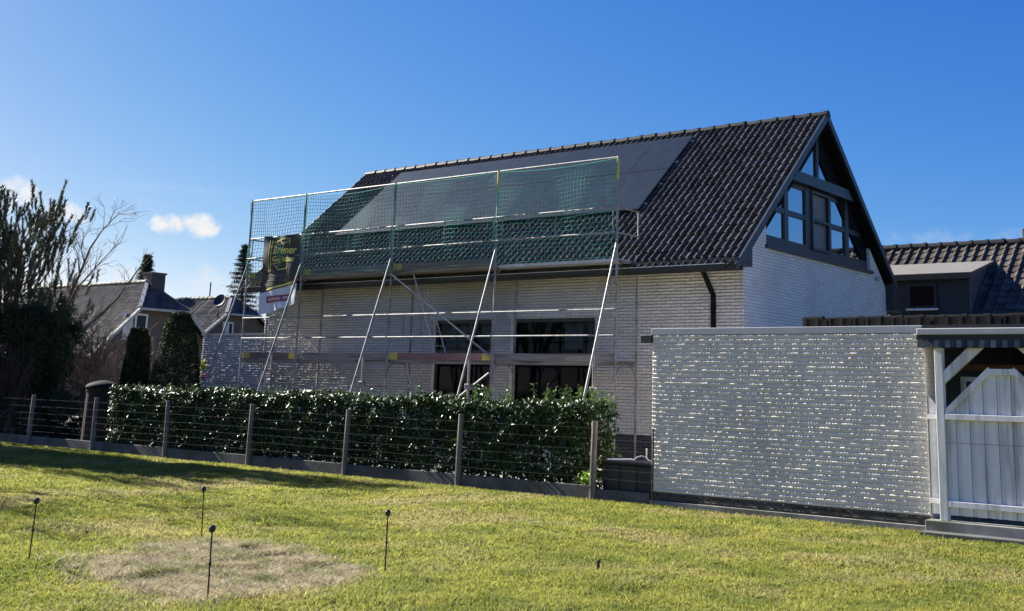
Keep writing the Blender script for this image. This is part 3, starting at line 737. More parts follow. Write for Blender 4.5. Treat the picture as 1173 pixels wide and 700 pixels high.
# ================================================================== scaffold
SY0, SY1 = 18.415, 19.145
X5 = -12.3445
PX = [X5, X5-3.07, X5-6.14, X5-9.21, X5-11.28]
ZL = 2.206
sc = thing('scaffold', 'galvanised steel scaffold with two plank decks along the front of the white house', 'scaffold', (X5-5.6, SY0, 0))
def tb(name, pts, r=.024, m=None, parent=None, n=8): return MB().tube(pts, r, n).build(name, m or M['steel'], parent or sc, smooth=False)
for k, x in enumerate(PX):
    p = tb('pole', [(x, SY0, .05), (x, SY0, ZL+4.02)])
    mb = MB(); mb.box((x-.075, SY0-.075, 0), (x+.075, SY0+.075, .012)); mb.tube([(x, SY0, .01), (x, SY0, .2)], .017, 8); mb.build('base_plate', M['steel'], p)
    for z in (ZL-.03, ZL+1.0, ZL+2.0, ZL+3.0): tb('coupler', [(x, SY0, z-.04), (x, SY0, z+.04)], .032, M['steel'], p)
    if k in (0, 1): tb('tape', [(x, SY0, ZL+3.55), (x, SY0, ZL+4.0)], .0255, M['yellow_paint'], p)
    q = tb('pole', [(x, SY1, .05), (x, SY1, ZL+2.12)])
    mb = MB(); mb.box((x-.075, SY1-.075, 0), (x+.075, SY1+.075, .012)); mb.tube([(x, SY1, .01), (x, SY1, .2)], .017, 8); mb.build('base_plate', M['steel'], q)
    for z in (ZL-.06, ZL+1.94):
        tb('transom', [(x, SY0, z), (x, SY1, z)])
        for yy, dy_ in ((SY0, .22), (SY1, -.22)):
            tb('knee_brace', [(x, yy, z-.24), (x, yy+dy_*.5, z-.07), (x, yy+dy_, z-.02)], .014)
    # outrigger prop toward the hedge, with a short standard beside it
    foot = (x, SY0-1.52, .1)
    r_ = tb('raker', [(x+.03, SY0-.03, ZL+2.36), (x+.03, foot[1], foot[2])], .024)
    tb('prop_standard', [(x, SY0-.72, .05), (x, SY0-.72, ZL+.22)], .024)
    tb('prop_tie', [(x-.03, SY0-.74, 1.62), (x-.03, SY0+.02, 1.62)], .02)
    MB().box((x-.05, SY0-.79, 1.60), (x+.08, SY0-.65, 1.72)).build('prop_coupler', M['steel'], sc, bevel=.015)
for k in range(4):
    a, b = PX[k+1], PX[k]
    for lev, z in ((0, ZL), (1, ZL+2.0)):
        # two planks per bay, shown as deck parts
        for j in range(2):
            y0 = SY0+.06+j*.31
            MB().box((a+.03, y0, z-.065), (b-.03, y0+.295, z-.004)).build('deck_plank', M['alu'] if (lev == 1 and k == 0) else M['board_grey'], sc)
        rails = [1.0, .5]
        for h in rails:
            tb('guard_rail', [(a+.02, SY0-.042, z+h), (b-.02, SY0-.042, z+h)], .0185)
        if lev == 1:
            tb('net_rail', [(a, SY0+.01, z+2.0), (b, SY0+.01, z+2.0)], .020)
            for t in (.04, .5, .96):
                xx = a+(b-a)*t; tb('guard_post', [(xx, SY0+.035, z+.5), (xx, SY0+.035, z+1.0)], .014)
    # toe boards
    m0 = [M['board_grey'], M['board_red'], M['board_grey'], M['board_red']][k]
    tbd = MB().box((a+.03, SY0+.03, ZL), (b-.03, SY0+.06, ZL+.15)).build('toe_board', m0, sc)
    if k in (1, 3):
        for e0, e1 in ((a+.031, a+.30), (b-.30, b-.031)): MB().box((e0, SY0+.026, ZL+.004), (e1, SY0+.064, ZL+.153)).build('end_band', M['yellow_paint'], tbd)
    if k != 0:
        tbd = MB().box((a+.03, SY0+.03, ZL+2.0), (b-.03, SY0+.06, ZL+2.15)).build('toe_board', M['board_red'] if k in (1, 3) else M['board_grey'], sc)
        for e0, e1 in ((a+.031, a+.30),): MB().box((e0, SY0+.026, ZL+2.004), (e1, SY0+.064, ZL+2.153)).build('end_band', M['yellow_paint'], tbd)
for xe in (PX[0], PX[4]):                                     # end guards
    for z in (ZL+2.5, ZL+3.0): tb('end_rail', [(xe, SY0, z), (xe, SY1+.05, z)], .018)
    tb('end_post', [(xe, SY1+.03, ZL+2.45), (xe, SY1+.03, ZL+3.0)], .018)
    tb('end_rail', [(xe, SY0, ZL), (xe, SY1+.03, ZL)], .02)
# diagonal in the bay between third and second front poles, and one below it
tb('diagonal_brace', [(PX[2]+.03, SY0-.045, ZL+1.92), (PX[1]-.03, SY0-.045, ZL+.10)], .022)
tb('diagonal_brace', [(PX[1]-.03, SY0-.045, ZL-.25), (PX[1]-1.1, SY0-.045, ZL-.92)], .022)
def ladder(x0, z0, x1, z1, y):
    l = None
    for dy_ in (0, .34):
        o = tb('ladder', [(x0, y+dy_, z0), (x1, y+dy_, z1)], .018, M['alu']) if l is None else tb('ladder_rail', [(x0, y+dy_, z0), (x1, y+dy_, z1)], .018, M['alu'], l)
        l = l or o
    n = int(abs(z1-z0)/.28)
    mb = MB()
    for i in range(1, n): t = i/n; mb.tube([(x0+(x1-x0)*t, y, z0+(z1-z0)*t), (x0+(x1-x0)*t, y+.34, z0+(z1-z0)*t)], .012, 6)
    mb.build('ladder_rung', M['alu'], l)
ladder(PX[2]+.42, ZL+1.95, PX[2]+1.28, ZL, SY0+.28)
ladder(PX[2]+.35, ZL-.05, PX[2]+.95, .05, SY0+.28)
# gate frames beside the third pole
mb = MB(); a = PX[2]
mb.tube([(a+.07, SY0+.4, ZL+.55), (a+.07, SY0+.4, ZL+1.0), (a+.62, SY0+.4, ZL+1.0), (a+.62, SY0+.4, ZL+.52), (a+.07, SY0+.4, ZL+.52)], .014, 6); mb.build('ladder_guard', M['steel'], sc)

# safety nets, one to a bay
def net(x0, x1, z0, z1, seed, pitch=.088):
    rg = np.random.default_rng(seed); nxn = int((x1-x0)/pitch); nzn = int((z1-z0)/pitch)
    u = np.linspace(0, 1, nxn+1)[:,None]*np.ones((1, nzn+1)); v = np.ones((nxn+1, 1))*np.linspace(0, 1, nzn+1)[None]
    ph = rg.uniform(0, 6, 6)
    X = x0 + (x1-x0)*u + .025*np.sin(7*v+5*u+ph[0]) + .012*np.sin(17*v+ph[3]); Z = z0 + (z1-z0)*v - .09*v*np.sin(np.pi*u)*(.5+.5*np.sin(ph[1])) - .03*np.sin(9*u+4*v+ph[2])*v*(1-v)*3
    Y = SY0 - .035 + .05*np.sin(3.3*u*3+ph[4]+v*2.5)*np.sin(np.pi*v)+.025*np.sin(11*u-6*v+ph[5])*np.sin(np.pi*v)
    P = np.stack([X, Y, Z], -1); mb = MB()
    for i in range(nxn+1): mb.tube([tuple(p) for p in P[i]], .0050 if 0 < i < nxn else .009, 3, cap=False)
    for k in range(nzn+1): mb.tube([tuple(p) for p in P[:, k]], .0050 if 0 < k < nzn else .009, 3, cap=False)
    return mb
NL = ['green safety net in the rightmost scaffold bay, in front of the solar panels\' right end', 'green safety net in the scaffold bay straight above the ladder and the diagonal brace',
      'green safety net in the bay between the black banner\'s bay and the ladder bay', 'green safety net on the narrow leftmost scaffold bay, seen against the sky above the banner']
for k in range(4):
    o = net(PX[k+1]+.02, PX[k]-.02, ZL+2.02, ZL+3.97, 20+k).build('safety_net', M['net'])
    tag(o, NL[k], 'safety net', 'green safety nets on the scaffold')

# banner hung in the left bay
bn = thing('banner', 'black advertising banner with yellow lettering above a white strip, hung on the scaffold\'s left bay', 'banner', (-22.27, SY0-.07, 3.3))
BX0, BX1, BY = -22.96, -21.62, SY0-.075
def bsurf(x, z): return BY + .020*math.sin(x*9+z*3) + .014*math.sin(z*7-x*4)
def bpatch(name, f0, f1, m, parent, off=0, nx_=24, nz_=16, x0=BX0, x1=BX1):
    V = []
    for i in range(nx_+1):
        x = x0+(x1-x0)*i/nx_; t = (x-BX0)/(BX1-BX0); za, zb = f0(t), f1(t)
        for k in range(nz_+1):
            z = za+(zb-za)*k/nz_; V.append((x, bsurf(x, z)-off, z))
    n = nz_+1
    F = [(i*n+k, (i+1)*n+k, (i+1)*n+k+1, i*n+k+1) for i in range(nx_) for k in range(nz_)]
    return mesh_obj(name, V, F, m, parent, True)
split = lambda t: 3.80+.22*t
bk = bpatch('black_cloth', split, lambda t: 5.24-.02*math.sin(t*3.1), M['banner_black'], bn)
wt = bpatch('white_strip', lambda t: 3.27+.20*t+.05*t*t, lambda t: split(t)-.001, M['banner_white'], bn)
bpatch('red_box', lambda t: 3.55+.07*t, lambda t: 3.71+.07*t, M['banner_red'], wt, .006, 16, 4, -22.72, -21.83)
for a, b, z in ((-22.66, -22.42, 3.62), (-22.38, -22.18, 3.63), (-22.12, -21.9, 3.645)):
    bpatch('small_print', lambda t: z-.01+.07*t*.3, lambda t: z+.055+.07*t*.3, M['banner_pink'], wt, .011, 6, 2, a, b)
bpatch('slant_line', lambda t: split(t)+.03, lambda t: split(t)+.075, M['banner_yellow'], bk, .006, 16, 2, -22.75, -21.75)
def text(s, x, z, size, m, parent, shear=0, rot=0):
    cu = bpy.data.curves.new('lettering', 'FONT'); cu.body = s; cu.size = size; cu.shear = shear; cu.offset = .005
    t = bpy.data.objects.new('tmp', cu); link(t); bpy.context.view_layer.update()
    me = bpy.data.meshes.new_from_object(t.evaluated_get(bpy.context.evaluated_depsgraph_get())); bpy.data.objects.remove(t)
    V = []
    for v in me.vertices:
        xx = x + v.co.x*math.cos(rot) - v.co.y*math.sin(rot); zz = z + v.co.x*math.sin(rot) + v.co.y*math.cos(rot)
        V.append((xx, bsurf(xx, zz)-.014, zz))
    return mesh_obj('lettering', V, [tuple(p.vertices) for p in me.polygons], m, parent)
text('Bremer', -22.57, 4.78, .27, M['banner_yellow'], bk, .1, -.03)
text('Gerüstbau', -22.57, 4.59, .19, M['banner_yellow'], bk, .1, -.03)
mb = MB()                                                     # line drawing of a scaffold round the words
def ln(x0, z0, x1, z1, w=.016): 
    n = 4
    for i in range(n):
        a = (x0+(x1-x0)*i/n, z0+(z1-z0)*i/n); b = (x0+(x1-x0)*(i+1)/n, z0+(z1-z0)*(i+1)/n)
        mb.beam((a[0], bsurf(*a)-.010, a[1]), (b[0], bsurf(*b)-.010, b[1]), w, .004, (0,1,0))
ln(-22.62, 4.35, -22.62, 5.13, .022); ln(-22.70, 4.37, -22.70, 5.12); ln(-22.62, 5.05, -22.25, 5.13); ln(-22.55, 4.97, -22.32, 5.12); ln(-22.32, 5.12, -22.18, 5.0); ln(-22.18, 5.0, -21.92, 5.08); ln(-21.95, 4.98, -21.95, 5.13); ln(-22.3, 5.13, -21.95, 5.13)
ln(-22.62, 4.52, -22.3, 4.56); ln(-22.5, 4.51, -22.35, 4.36); ln(-22.3, 4.56, -22.42, 4.42); ln(-22.35, 4.38, -22.0, 4.40, .022); ln(-22.0, 4.42, -22.0, 4.54); ln(-22.72, 4.36, -22.6, 4.36); ln(-22.7, 4.78, -22.6, 4.8)
mb.build('line_drawing', M['banner_yellow'], bk)
for z, a, b in ((4.22, -22.75, -22.15), (4.10, -22.75, -22.0), (3.98, -22.75, -22.25)):
    bpatch('faint_line', lambda t: z, lambda t: z+.025, mat('dim_print', (.06,.06,.05), None, rough=.6), bk, .006, 8, 1, a, b)

# ================================================================== hedge, fence, box
def leaf_cloud(P, N, size, aspect=.42, droop=.2, spread=.8):
    """leaf blades (two bent halves) at points P, roughly facing N"""
    n = len(P)
    d = N + rng.normal(0, spread, (n, 3)); d /= np.linalg.norm(d, axis=1)[:,None]
    r = rng.normal(0, 1, (n, 3)); a = np.cross(d, r); a /= np.linalg.norm(a, axis=1)[:,None]+1e-9
    b = np.cross(d, a)
    L = size*rng.uniform(.65, 1.25, n)[:,None]; Wd = L*aspect
    tip = P + a*L; base = P; mid = P + a*L*.5 - d*L*droop*.3
    V = np.stack([base, mid+b*Wd/2+d*L*.06, tip-d*L*droop, mid-b*Wd/2+d*L*.06], 1).reshape(-1, 3)
    o = np.arange(n)*4
    return V, np.concatenate([np.stack([o, o+1, o+2], 1), np.stack([o, o+2, o+3], 1)])

hx0, hx1, hy0, hy1 = -23.75, -10.66, 14.97, 15.9
hedge = thing('hedge', 'long clipped cherry laurel hedge with glossy dark leaves behind the wire fence', 'hedge', ((hx0+hx1)/2, 15.6, 0))
n = 66000
hxs = rng.uniform(hx0, hx1, n); topz = 1.40 + .05*np.sin(hxs*2.1) + .035*np.sin(hxs*5.3+1) + .025*np.sin(hxs*11)
sel = rng.random(n)
hz = np.where(sel < .24, topz - np.abs(rng.normal(0, .05, n)), .06 + (topz-.06)*rng.random(n))
hy = np.where(sel < .24, rng.uniform(hy0, hy1, n), hy0 + np.abs(rng.normal(0, .085, n)) + .05*np.sin(hxs*3+hz*5) + .035*np.sin(hxs*7.7-hz*9))
bk_ = (sel > .9); hy[bk_] = hy1 - np.abs(rng.normal(0, .08, bk_.sum()))
endm = (sel > .86) & (sel <= .9); hxs[endm] = np.where(rng.random(endm.sum()) < .6, hx1, hx0) + rng.normal(0, .07, endm.sum()); hy[endm] = rng.uniform(hy0, hy1, endm.sum())
thin = (hz < .22) & (rng.random(n) < .5)
gapn = np.sin(hxs*4.1+1.3)*np.sin(hz*6.1+hxs) + .6*np.sin(hxs*9.3)*np.sin(hz*10+2)
keep = ~thin & ~((gapn > .85) & (sel >= .24) & (rng.random(n) < .75))
P = np.column_stack([hxs, hy, hz])[keep]; s_k = sel[keep]
Nn = np.where((s_k < .24)[:,None], np.array([0,-.3,1.0]), np.array([0,-1,.45])); Nn = np.where((s_k > .9)[:,None], np.array([0,1,.4]), Nn)
Vh, Th = leaf_cloud(P, Nn, .095*rng.uniform(.6, 1.25, (len(P),1)), .42, .25, .6)
mesh_obj('foliage', Vh, Th, M['leaf_laurel'], hedge)
mb = MB()
for x in np.arange(hx0+.15, hx1-.1, .34):
    mb.tube([(x, 15.6+random.uniform(-.1,.1), -.02), (x+random.uniform(-.1,.1), 15.6, .6), (x+random.uniform(-.2,.2), 15.6+random.uniform(-.2,.2), 1.25)], [.028,.02,.008], 6)
    for q in range(7):
        z = random.uniform(.15, 1.1); e = (x+random.uniform(-.3,.3), random.choice([15.28, 15.95])+random.uniform(-.05,.05), z+random.uniform(.0,.3))
        mb.tube([(x, 15.6, z), e], [.012,.005], 4)
mb.build('stem', M['bark'], hedge)
# upright young shoots on top
Ps = []; Nss = []; mb = MB()
for i in range(150):
    x = random.uniform(hx0+.2, hx1-.1) if i < 95 else random.choice([-13.3, -12.9, -12.0, -11.4, -11.1, -10.7, -14.6])+random.gauss(0, .12)
    y = random.uniform(15.22, 15.95); h = random.uniform(.08, .2) if i < 95 else random.uniform(.15, .36)
    tz = 1.38; l = Vector((random.gauss(0,.12), random.gauss(0,.12), 1))
    mb.tube([(x, y, tz), tuple(Vector((x,y,tz))+l*h)], [.006,.003], 4)
    for k in range(int(h/.022)):
        t = k*.024; Ps.append(tuple(Vector((x,y,tz))+l*t)); a_ = k*2.4; Nss.append((math.cos(a_)*.7, math.sin(a_)*.7, .9))
Vh, Th = leaf_cloud(np.array(Ps), np.array(Nss), .09, .36, .1, .25)
mb.add(Vh, [tuple(f) for f in Th.tolist()]); mesh_obj('young_foliage', mb.V, mb.F, M['leaf_shoot'], hedge)

fence = thing('wire_fence', 'wire fence on weathered timber posts and a low concrete edging, between lawn and hedge', 'fence', (-17, FY, 0))
FX0 = -10.3565
for k in range(0, 8):
    x = FX0 - 2.75*k; lean = random.gauss(0, .012)
    mb = MB(); mb.tube([(x, FY, -.1), (x+lean*.5, FY+lean*.3, .6), (x+lean, FY+lean, 1.19 + random.gauss(0,.01))], [.052,.05,.047], 10); mb.build('post', M['wood_post'], fence)
mb = MB(); mb.tube([(-9.22, FY-.075, -.05), (-9.22, FY-.075, 1.12)], .013, 8); mb.build('steel_rod', M['black_metal'], fence)
for k in range(7):
    a = FX0-2.75*(k+1); b = FX0-2.75*k
    MB().box((a+.012, FY+.012, -.08), (b-.012, FY+.06, .215+random.gauss(0,.006))).build('edging_board', M['concrete_dark'], fence, bevel=.005)
MB().box((FX0+.012, FY+.012, -.08), (GX0-.012, FY+.06, .175)).build('edging_board', M['concrete_dark'], fence, bevel=.005)
for z in (.34, .48, .62, .76, .92, 1.08):
    pts = [(x, FY-.054, z + .004*math.sin(x*3+z*9)) for x in np.arange(FX0-2.75*7, FX0+.01, .55)] + [(-9.22, FY-.09, z)]
    MB().tube(pts, .0014, 4).build('wire', M['wire'], fence)

bx = thing('storage_box', 'low black lidded storage box in the gap between hedge and garage wall', 'box', (-9.9, 15.1, 0))
MB().box((-10.27, 15.02, 0), (-9.36, 15.62, .55)).build('body', M['black_plastic'], bx, bevel=.015)
mb = MB()
for x in (-9.97, -9.66): mb.box((x-.012, 15.008, .04), (x+.012, 15.022, .54))
mb.build('rib', M['black_plastic'], bx)
MB().box((-10.29, 14.99, .555), (-9.345, 15.65, .60)).build('lid', M['black_plastic'], bx, bevel=.012)
tag(MB().beam((-10.26, 15.12, .612), (-9.98, 15.42, .615), .11, .018).build('plank', M['white_wood'], bevel=.003), 'short pale plank lying on the lid of the black storage box', 'plank')
mb = MB(); mb.tube([(-9.83, 15.2, .615), (-9.80, 15.25, .66), (-9.74, 15.3, .68), (-9.66, 15.3, .66), (-9.60, 15.28, .615), (-9.52, 15.3, .614)], .014, 8)
mb.tube([(-9.66, 15.3, .65), (-9.655, 15.3, .80)], .012, 8)
tag(mb.build('bent_pipe', M['alu']), 'bent pale pipe fitting on the lid of the black storage box', 'pipe')
pl = thing('leafy_plant', 'small bright lime green leafy plant at the foot of the hedge\'s right end', 'plant', (-10.55, 15.0, 0))
Pq = np.column_stack([rng.normal(-10.55, .10, 160), rng.normal(15.0, .05, 160), .24+np.abs(rng.normal(0, .09, 160))])
Vh, Th = leaf_cloud(Pq, np.tile([0,-.5,.8], (160,1)), .09, .5, .2, .6); mesh_obj('foliage', Vh, Th, M['lime_leaf'], pl)
mb = MB()
for i in range(8): mb.tube([(-10.55+random.gauss(0,.02), 15.0, 0), (-10.55+random.gauss(0,.09), 15.0+random.gauss(0,.03), .32)], .005, 4)
mb.build('stem', M['lime_leaf'], pl)

# rods on the lawn
rod = thing('stake', 'x', 'stake', (0,0,0), 'black stakes round the dry patch')
mb = MB(); mb.tube([(0,0,-.03), (0,0,.26), (0,0,.515)], .0065, 8); mb.build('rod', M['black_metal'], rod)
MB().lathe((0,0,.525), [(.008,-.03),(.020,-.024),(.026,-.008),(.026,.010),(.018,.024),(.004,.028)], 12).build('knob', M['black_plastic'], rod)
MB().lathe((0,0,.27), [(.007,-.015),(.011,-.008),(.011,.008),(.007,.015)], 8).build('collar', M['black_plastic'], rod)
for i, (x, y, lx, ly, lab) in enumerate([(-10.03, 5.68, .07, 0, 'thin black stake with knob standing alone at the far left, away from the dry patch'), (-10.60, 7.93, -.05, .02, 'thin black knobbed stake behind the dry grass patch, nearest the hedge'),
        (-7.50, 5.71, .03, .01, 'thin black knobbed stake standing in front of the dry grass patch'), (-7.58, 7.67, -.0, .01, 'thin black knobbed stake to the right of the dry grass patch')]):
    o = rod if i == 0 else copy_tree(rod)
    o.location = (x, y, float(lawn_z(x, y))); o['label'] = lab; o.rotation_euler = (-ly, lx*.6, i*1.3)
tag(MB().lathe((-6.24, 9.08, float(lawn_z(-6.24, 9.08))), [(.014,-.02),(.014,.07),(.02,.075),(.02,.09),(.004,.1)], 10).build('peg', M['black_plastic']), 'tiny black peg poking out of the open lawn', 'peg')

# ================================================================== clipped conifers
def conifer(x, y, rb, rt, h, label):
    t = thing('conifer', label, 'conifer', (x, y, 0), 'clipped columnar conifers')
    n = 26000; u = rng.random(n); z = h*u; 
    prof = rb + (rt-rb)*u**1.1
    prof = np.where(u > .9, prof*np.sqrt(np.clip(1-((u-.9)/.1)**2*.75, 0, 1)), prof)
    a = rng.uniform(0, 2*np.pi, n)
    lump = 1 + .025*np.sin(a*3+z*2)+.02*np.sin(a*5-z*4) + .02*np.sin(a*9+z*9)
    r = prof*lump*(1-np.abs(rng.normal(0, .05, n)))
    topm = rng.random(n) < .08; z[topm] = h*rng.uniform(.97, 1.015, topm.sum()); r[topm] = rt*np.sqrt(rng.random(topm.sum()))*.8
    P = np.column_stack([x+r*np.cos(a), y+r*np.sin(a), z]); N_ = np.column_stack([np.cos(a), np.sin(a), np.full(n, .9)])
    Vc, Tc = leaf_cloud(P, N_, .055, .45, .1, .7); mesh_obj('foliage', Vc, Tc, M['conifer'], t)
    mb = MB(); mb.tube([(x,y,0),(x,y,h*.9)], [.09,.02], 8)
    for i in range(60):
        z_ = random.uniform(.2, h*.88); aa = random.uniform(0, 6.28); rr = (rb+(rt-rb)*z_/h)*.85
        mb.tube([(x,y,z_),(x+rr*math.cos(aa), y+rr*math.sin(aa), z_+.18)], [.015,.005], 4)
    mb.build('trunk', M['bark'], t)
conifer(-26.72, 17.5, .42, .27, 2.88, 'shorter, blunt clipped conifer column left of the taller one')
conifer(-24.98, 17.5, .86, .32, 3.26, 'taller tapering clipped conifer column beside the white side building')

# ================================================================== trees and shrubs at the left
def branch_rec(mb, p, d, L, r, depth, tips, up=.15, kink=.22, split=(2,3), shrink=.68, minr=.004, fwd=None):
    n = 4; pts = [p.copy()]; dd = d.copy()
    for i in range(n):
        dd = (dd + Vector((random.gauss(0,kink), random.gauss(0,kink), random.gauss(0,kink)+up))*.5).normalized()
        pts.append(pts[-1] + dd*(L/n))
    mb.tube([tuple(q) for q in pts], [max(minr, r*(1-.45*i/n)) for i in range(n+1)], 6 if r > .02 else 3, cap=False)
    tips.append((pts[-1], dd.copy(), depth))
    if depth == 0: return
    for k in range(random.randint(*split)):
        t = random.uniform(.35, 1.0) if k else 1.0
        q = pts[min(n, max(1, int(round(t*n))))]
        nd = (dd + Vector((random.gauss(0,.6), random.gauss(0,.6), random.gauss(.1,.4)))).normalized()
        branch_rec(mb, q, nd, L*shrink*random.uniform(.75,1.15), r*.6, depth-1, tips, up, kink, split, shrink, minr)

# pine with upright bushy shoots
def pine(x, y, h, label, spread=2.2, seed=3, group=None, trunk_r=.16, dens=1.0):
    random.seed(seed)
    t = thing('pine_tree', label, 'tree', (x, y, 0), group)
    mb = MB(); tr = [(x,y,-.05),(x+.12,y,h*.25),(x-.05,y+.1,h*.5),(x+.1,y,h*.75),(x+.05,y,h*.93)]
    mb.tube(tr, [trunk_r,trunk_r*.85,trunk_r*.65,trunk_r*.4,.03], 9); tips = []
    for i in range(int(44*dens)):
        f = random.uniform(.22, .95); z = h*f; a = random.uniform(0, 6.28)
        L = spread*(1.0-f*.40)*random.uniform(.7, 1.1)
        d = Vector((math.cos(a), math.sin(a), .25+.45*f)).normalized()
        branch_rec(mb, Vector((x+.03, y, z)), d, L*.62, .045*(1.1-f*.7), 2, tips, .16, .22, (2,3), .64, .007)
    mb.build('trunk', M['bark'], t)
    Vs = []; Ts = []; n0 = 0
    for p, d, dep in tips:
        if dep == 2 and random.random() < .4: continue
        Ls = random.uniform(.30, .58); k = 95
        ax = (d*.4 + Vector((random.gauss(0,.12), random.gauss(0,.12), .85))).normalized()
        tt = np.random.default_rng(int(abs(p.x*1e4+p.z*1e3)) % 99991)
        s = tt.uniform(-.15, 1, k)*Ls; a = tt.uniform(0, 2*np.pi, k)
        axn = np.array(ax); u = np.cross(axn, [.3,.8,.1]); u /= np.linalg.norm(u); w = np.cross(axn, u)
        rad = np.cos(a)[:,None]*u + np.sin(a)[:,None]*w
        B = np.array(p) + s[:,None]*axn
        dirn = rad*.55 + axn*.85; T_ = B + dirn*tt.uniform(.08, .15, k)[:,None]
        sd_ = np.cross(dirn, tt.normal(0,1,(k,3))); sd_ /= np.linalg.norm(sd_,axis=1)[:,None]; sd_ *= .012
        Vs.append(np.stack([B-sd_, B+sd_, T_], 1).reshape(-1,3)); Ts.append(n0+np.arange(3*k).reshape(k,3)); n0 += 3*k
    mesh_obj('crown', np.concatenate(Vs), np.concatenate(Ts), M['needle'], t)
    return t
pine(-33.1, 17.4, 5.9, 'open-crowned pine tree with upright bushy shoots at the left edge', 2.6, 5, dens=1.75)

def bush(name, label, cat, x, y, rx, ry, z0, z1, n, m, leaf=.10, seed=1, group=None, stems=9, asp=.45, stem_m=None, stemname='stem'):
    random.seed(seed); rg = np.random.default_rng(seed)
    t = thing(name, label, cat, (x, y, 0), group)
    nc = 38; C = []
    while len(C) < nc:
        q = rg.uniform(-1, 1, 3)
        if q@q < 1: C.append(q)
    C = np.array(C); cr_ = rg.uniform(.16, .40, nc)
    idx = rg.integers(0, nc, n); dv = rg.normal(0, 1, (n,3)); dv /= np.linalg.norm(dv,axis=1)[:,None]
    q = C[idx]*.82 + dv*cr_[idx][:,None]*(1-np.abs(rg.normal(0,.18,n)))[:,None]
    P = np.column_stack([x+q[:,0]*rx, y+q[:,1]*ry, (z0+z1)/2+q[:,2]*(z1-z0)/2]); P[:,2] = np.maximum(P[:,2], .03)
    Vc, Tc = leaf_cloud(P, dv+np.array([0,0,.4]), leaf, asp, .2, .7); mesh_obj('foliage', Vc, Tc, m, t)
    mb = MB()
    for i in range(stems):
        e = C[i % nc]; ex_ = (x+e[0]*rx*.8, y+e[1]*ry*.8, (z0+z1)/2+e[2]*(z1-z0)/2*.8)
        bx_ = (x+random.gauss(0,.15)*rx, y+random.gauss(0,.15)*ry, 0)
        mb.tube([bx_, ((bx_[0]+ex_[0])/2+random.gauss(0,.1), (bx_[1]+ex_[1])/2, ex_[2]*.5), ex_], [.05,.035,.012], 6)
    mb.build(stemname, stem_m or M['bark'], t)
    return t
bush('shrub', 'broad dark evergreen shrub beneath the pine, at the left edge', 'shrub', -31.2, 16.9, 2.5, 1.0, 1.2, 4.0, 34000, M['leaf_dark'], .075, 21, stems=12)
bush('shrub', 'drooping dark evergreen between the pine and the bare brown bush', 'shrub', -29.3, 16.7, .85, .7, .7, 3.9, 16000, M['leaf_dark'], .07, 22)
bush('shrub', 'low dense dark shrub on the lawn\'s edge left of the round bin', 'shrub', -27.4, 15.9, 1.6, .7, -.2, 1.3, 20000, M['leaf_dark'], .06, 23)
bush('shrub', 'dark shrub far left on the lawn\'s edge, beside the russet stems', 'shrub', -32.9, 16.2, 1.5, .8, .6, 2.8, 14000, M['leaf_dark'], .075, 24)
bush('shrub', 'deep dark undergrowth of evergreen leaves behind the russet stems', 'shrub', -31.2, 17.0, 2.9, .8, -.3, 2.3, 30000, M['leaf_dark'], .075, 25)
# russet trailing stems on the trunk of an old shrub
random.seed(31)
ol = thing('old_shrub', 'leafless old shrub with russet trailing stems hanging over a grey trunk', 'shrub', (-30.0, 16.2, 0))
mb = MB(); mb.tube([(-30.35,16.2,-.05),(-30.2,16.2,.7),(-30.0,16.3,1.5),(-29.8,16.4,2.3)], [.13,.10,.085,.05], 9)
mb.tube([(-29.6,16.25,-.05),(-29.75,16.25,.8),(-29.7,16.4,1.8)], [.08,.07,.04], 8); mb.tube([(-31.3,15.9,-.03),(-30.9,16,.35),(-30.25,16.15,.75)], [.06,.05,.03], 7); mb.build('trunk', M['bark'], ol)
mb = MB()
for i in range(90):
    x = random.gauss(-29.9, .45); z = random.uniform(1.5, 2.5); l = random.uniform(.5, 1.5)
    mb.tube([(x,15.95+random.gauss(0,.15),z),(x+random.gauss(0,.12),15.85+random.gauss(0,.12),z-l*.5),(x+random.gauss(0,.2),15.85+random.gauss(0,.12),max(.02,z-l))], [.008,.008,.004], 3, cap=False)
mb.build('trailing_stem', M['russet'], ol)

def bare_shrub(name, label, x, y, h, r, n, seed, m):
    random.seed(seed); t = thing(name, label, 'shrub', (x, y, 0)); mb = MB(); tips = []
    for i in range(n):
        a = random.uniform(0, 6.28); d = Vector((math.cos(a)*r/h, math.sin(a)*r/h, 1)).normalized()
        branch_rec(mb, Vector((x+random.gauss(0,.15), y+random.gauss(0,.15), 0)), d, h*.5, .02, 3, tips, .15, .25, (2,3), .62, .0075)
    mb.build('branch', m, t); return t
bare_shrub('bare_shrub', 'dense leafless brown shrub in front of the brick neighbour house', -30.5, 18.6, 3.3, 1.5, 44, 41, M['twig'])
bare_shrub('bare_shrub', 'leafless pale brown shrub standing between the two clipped conifers', -27.75, 18.7, 2.2, .8, 18, 42, M['twig'])

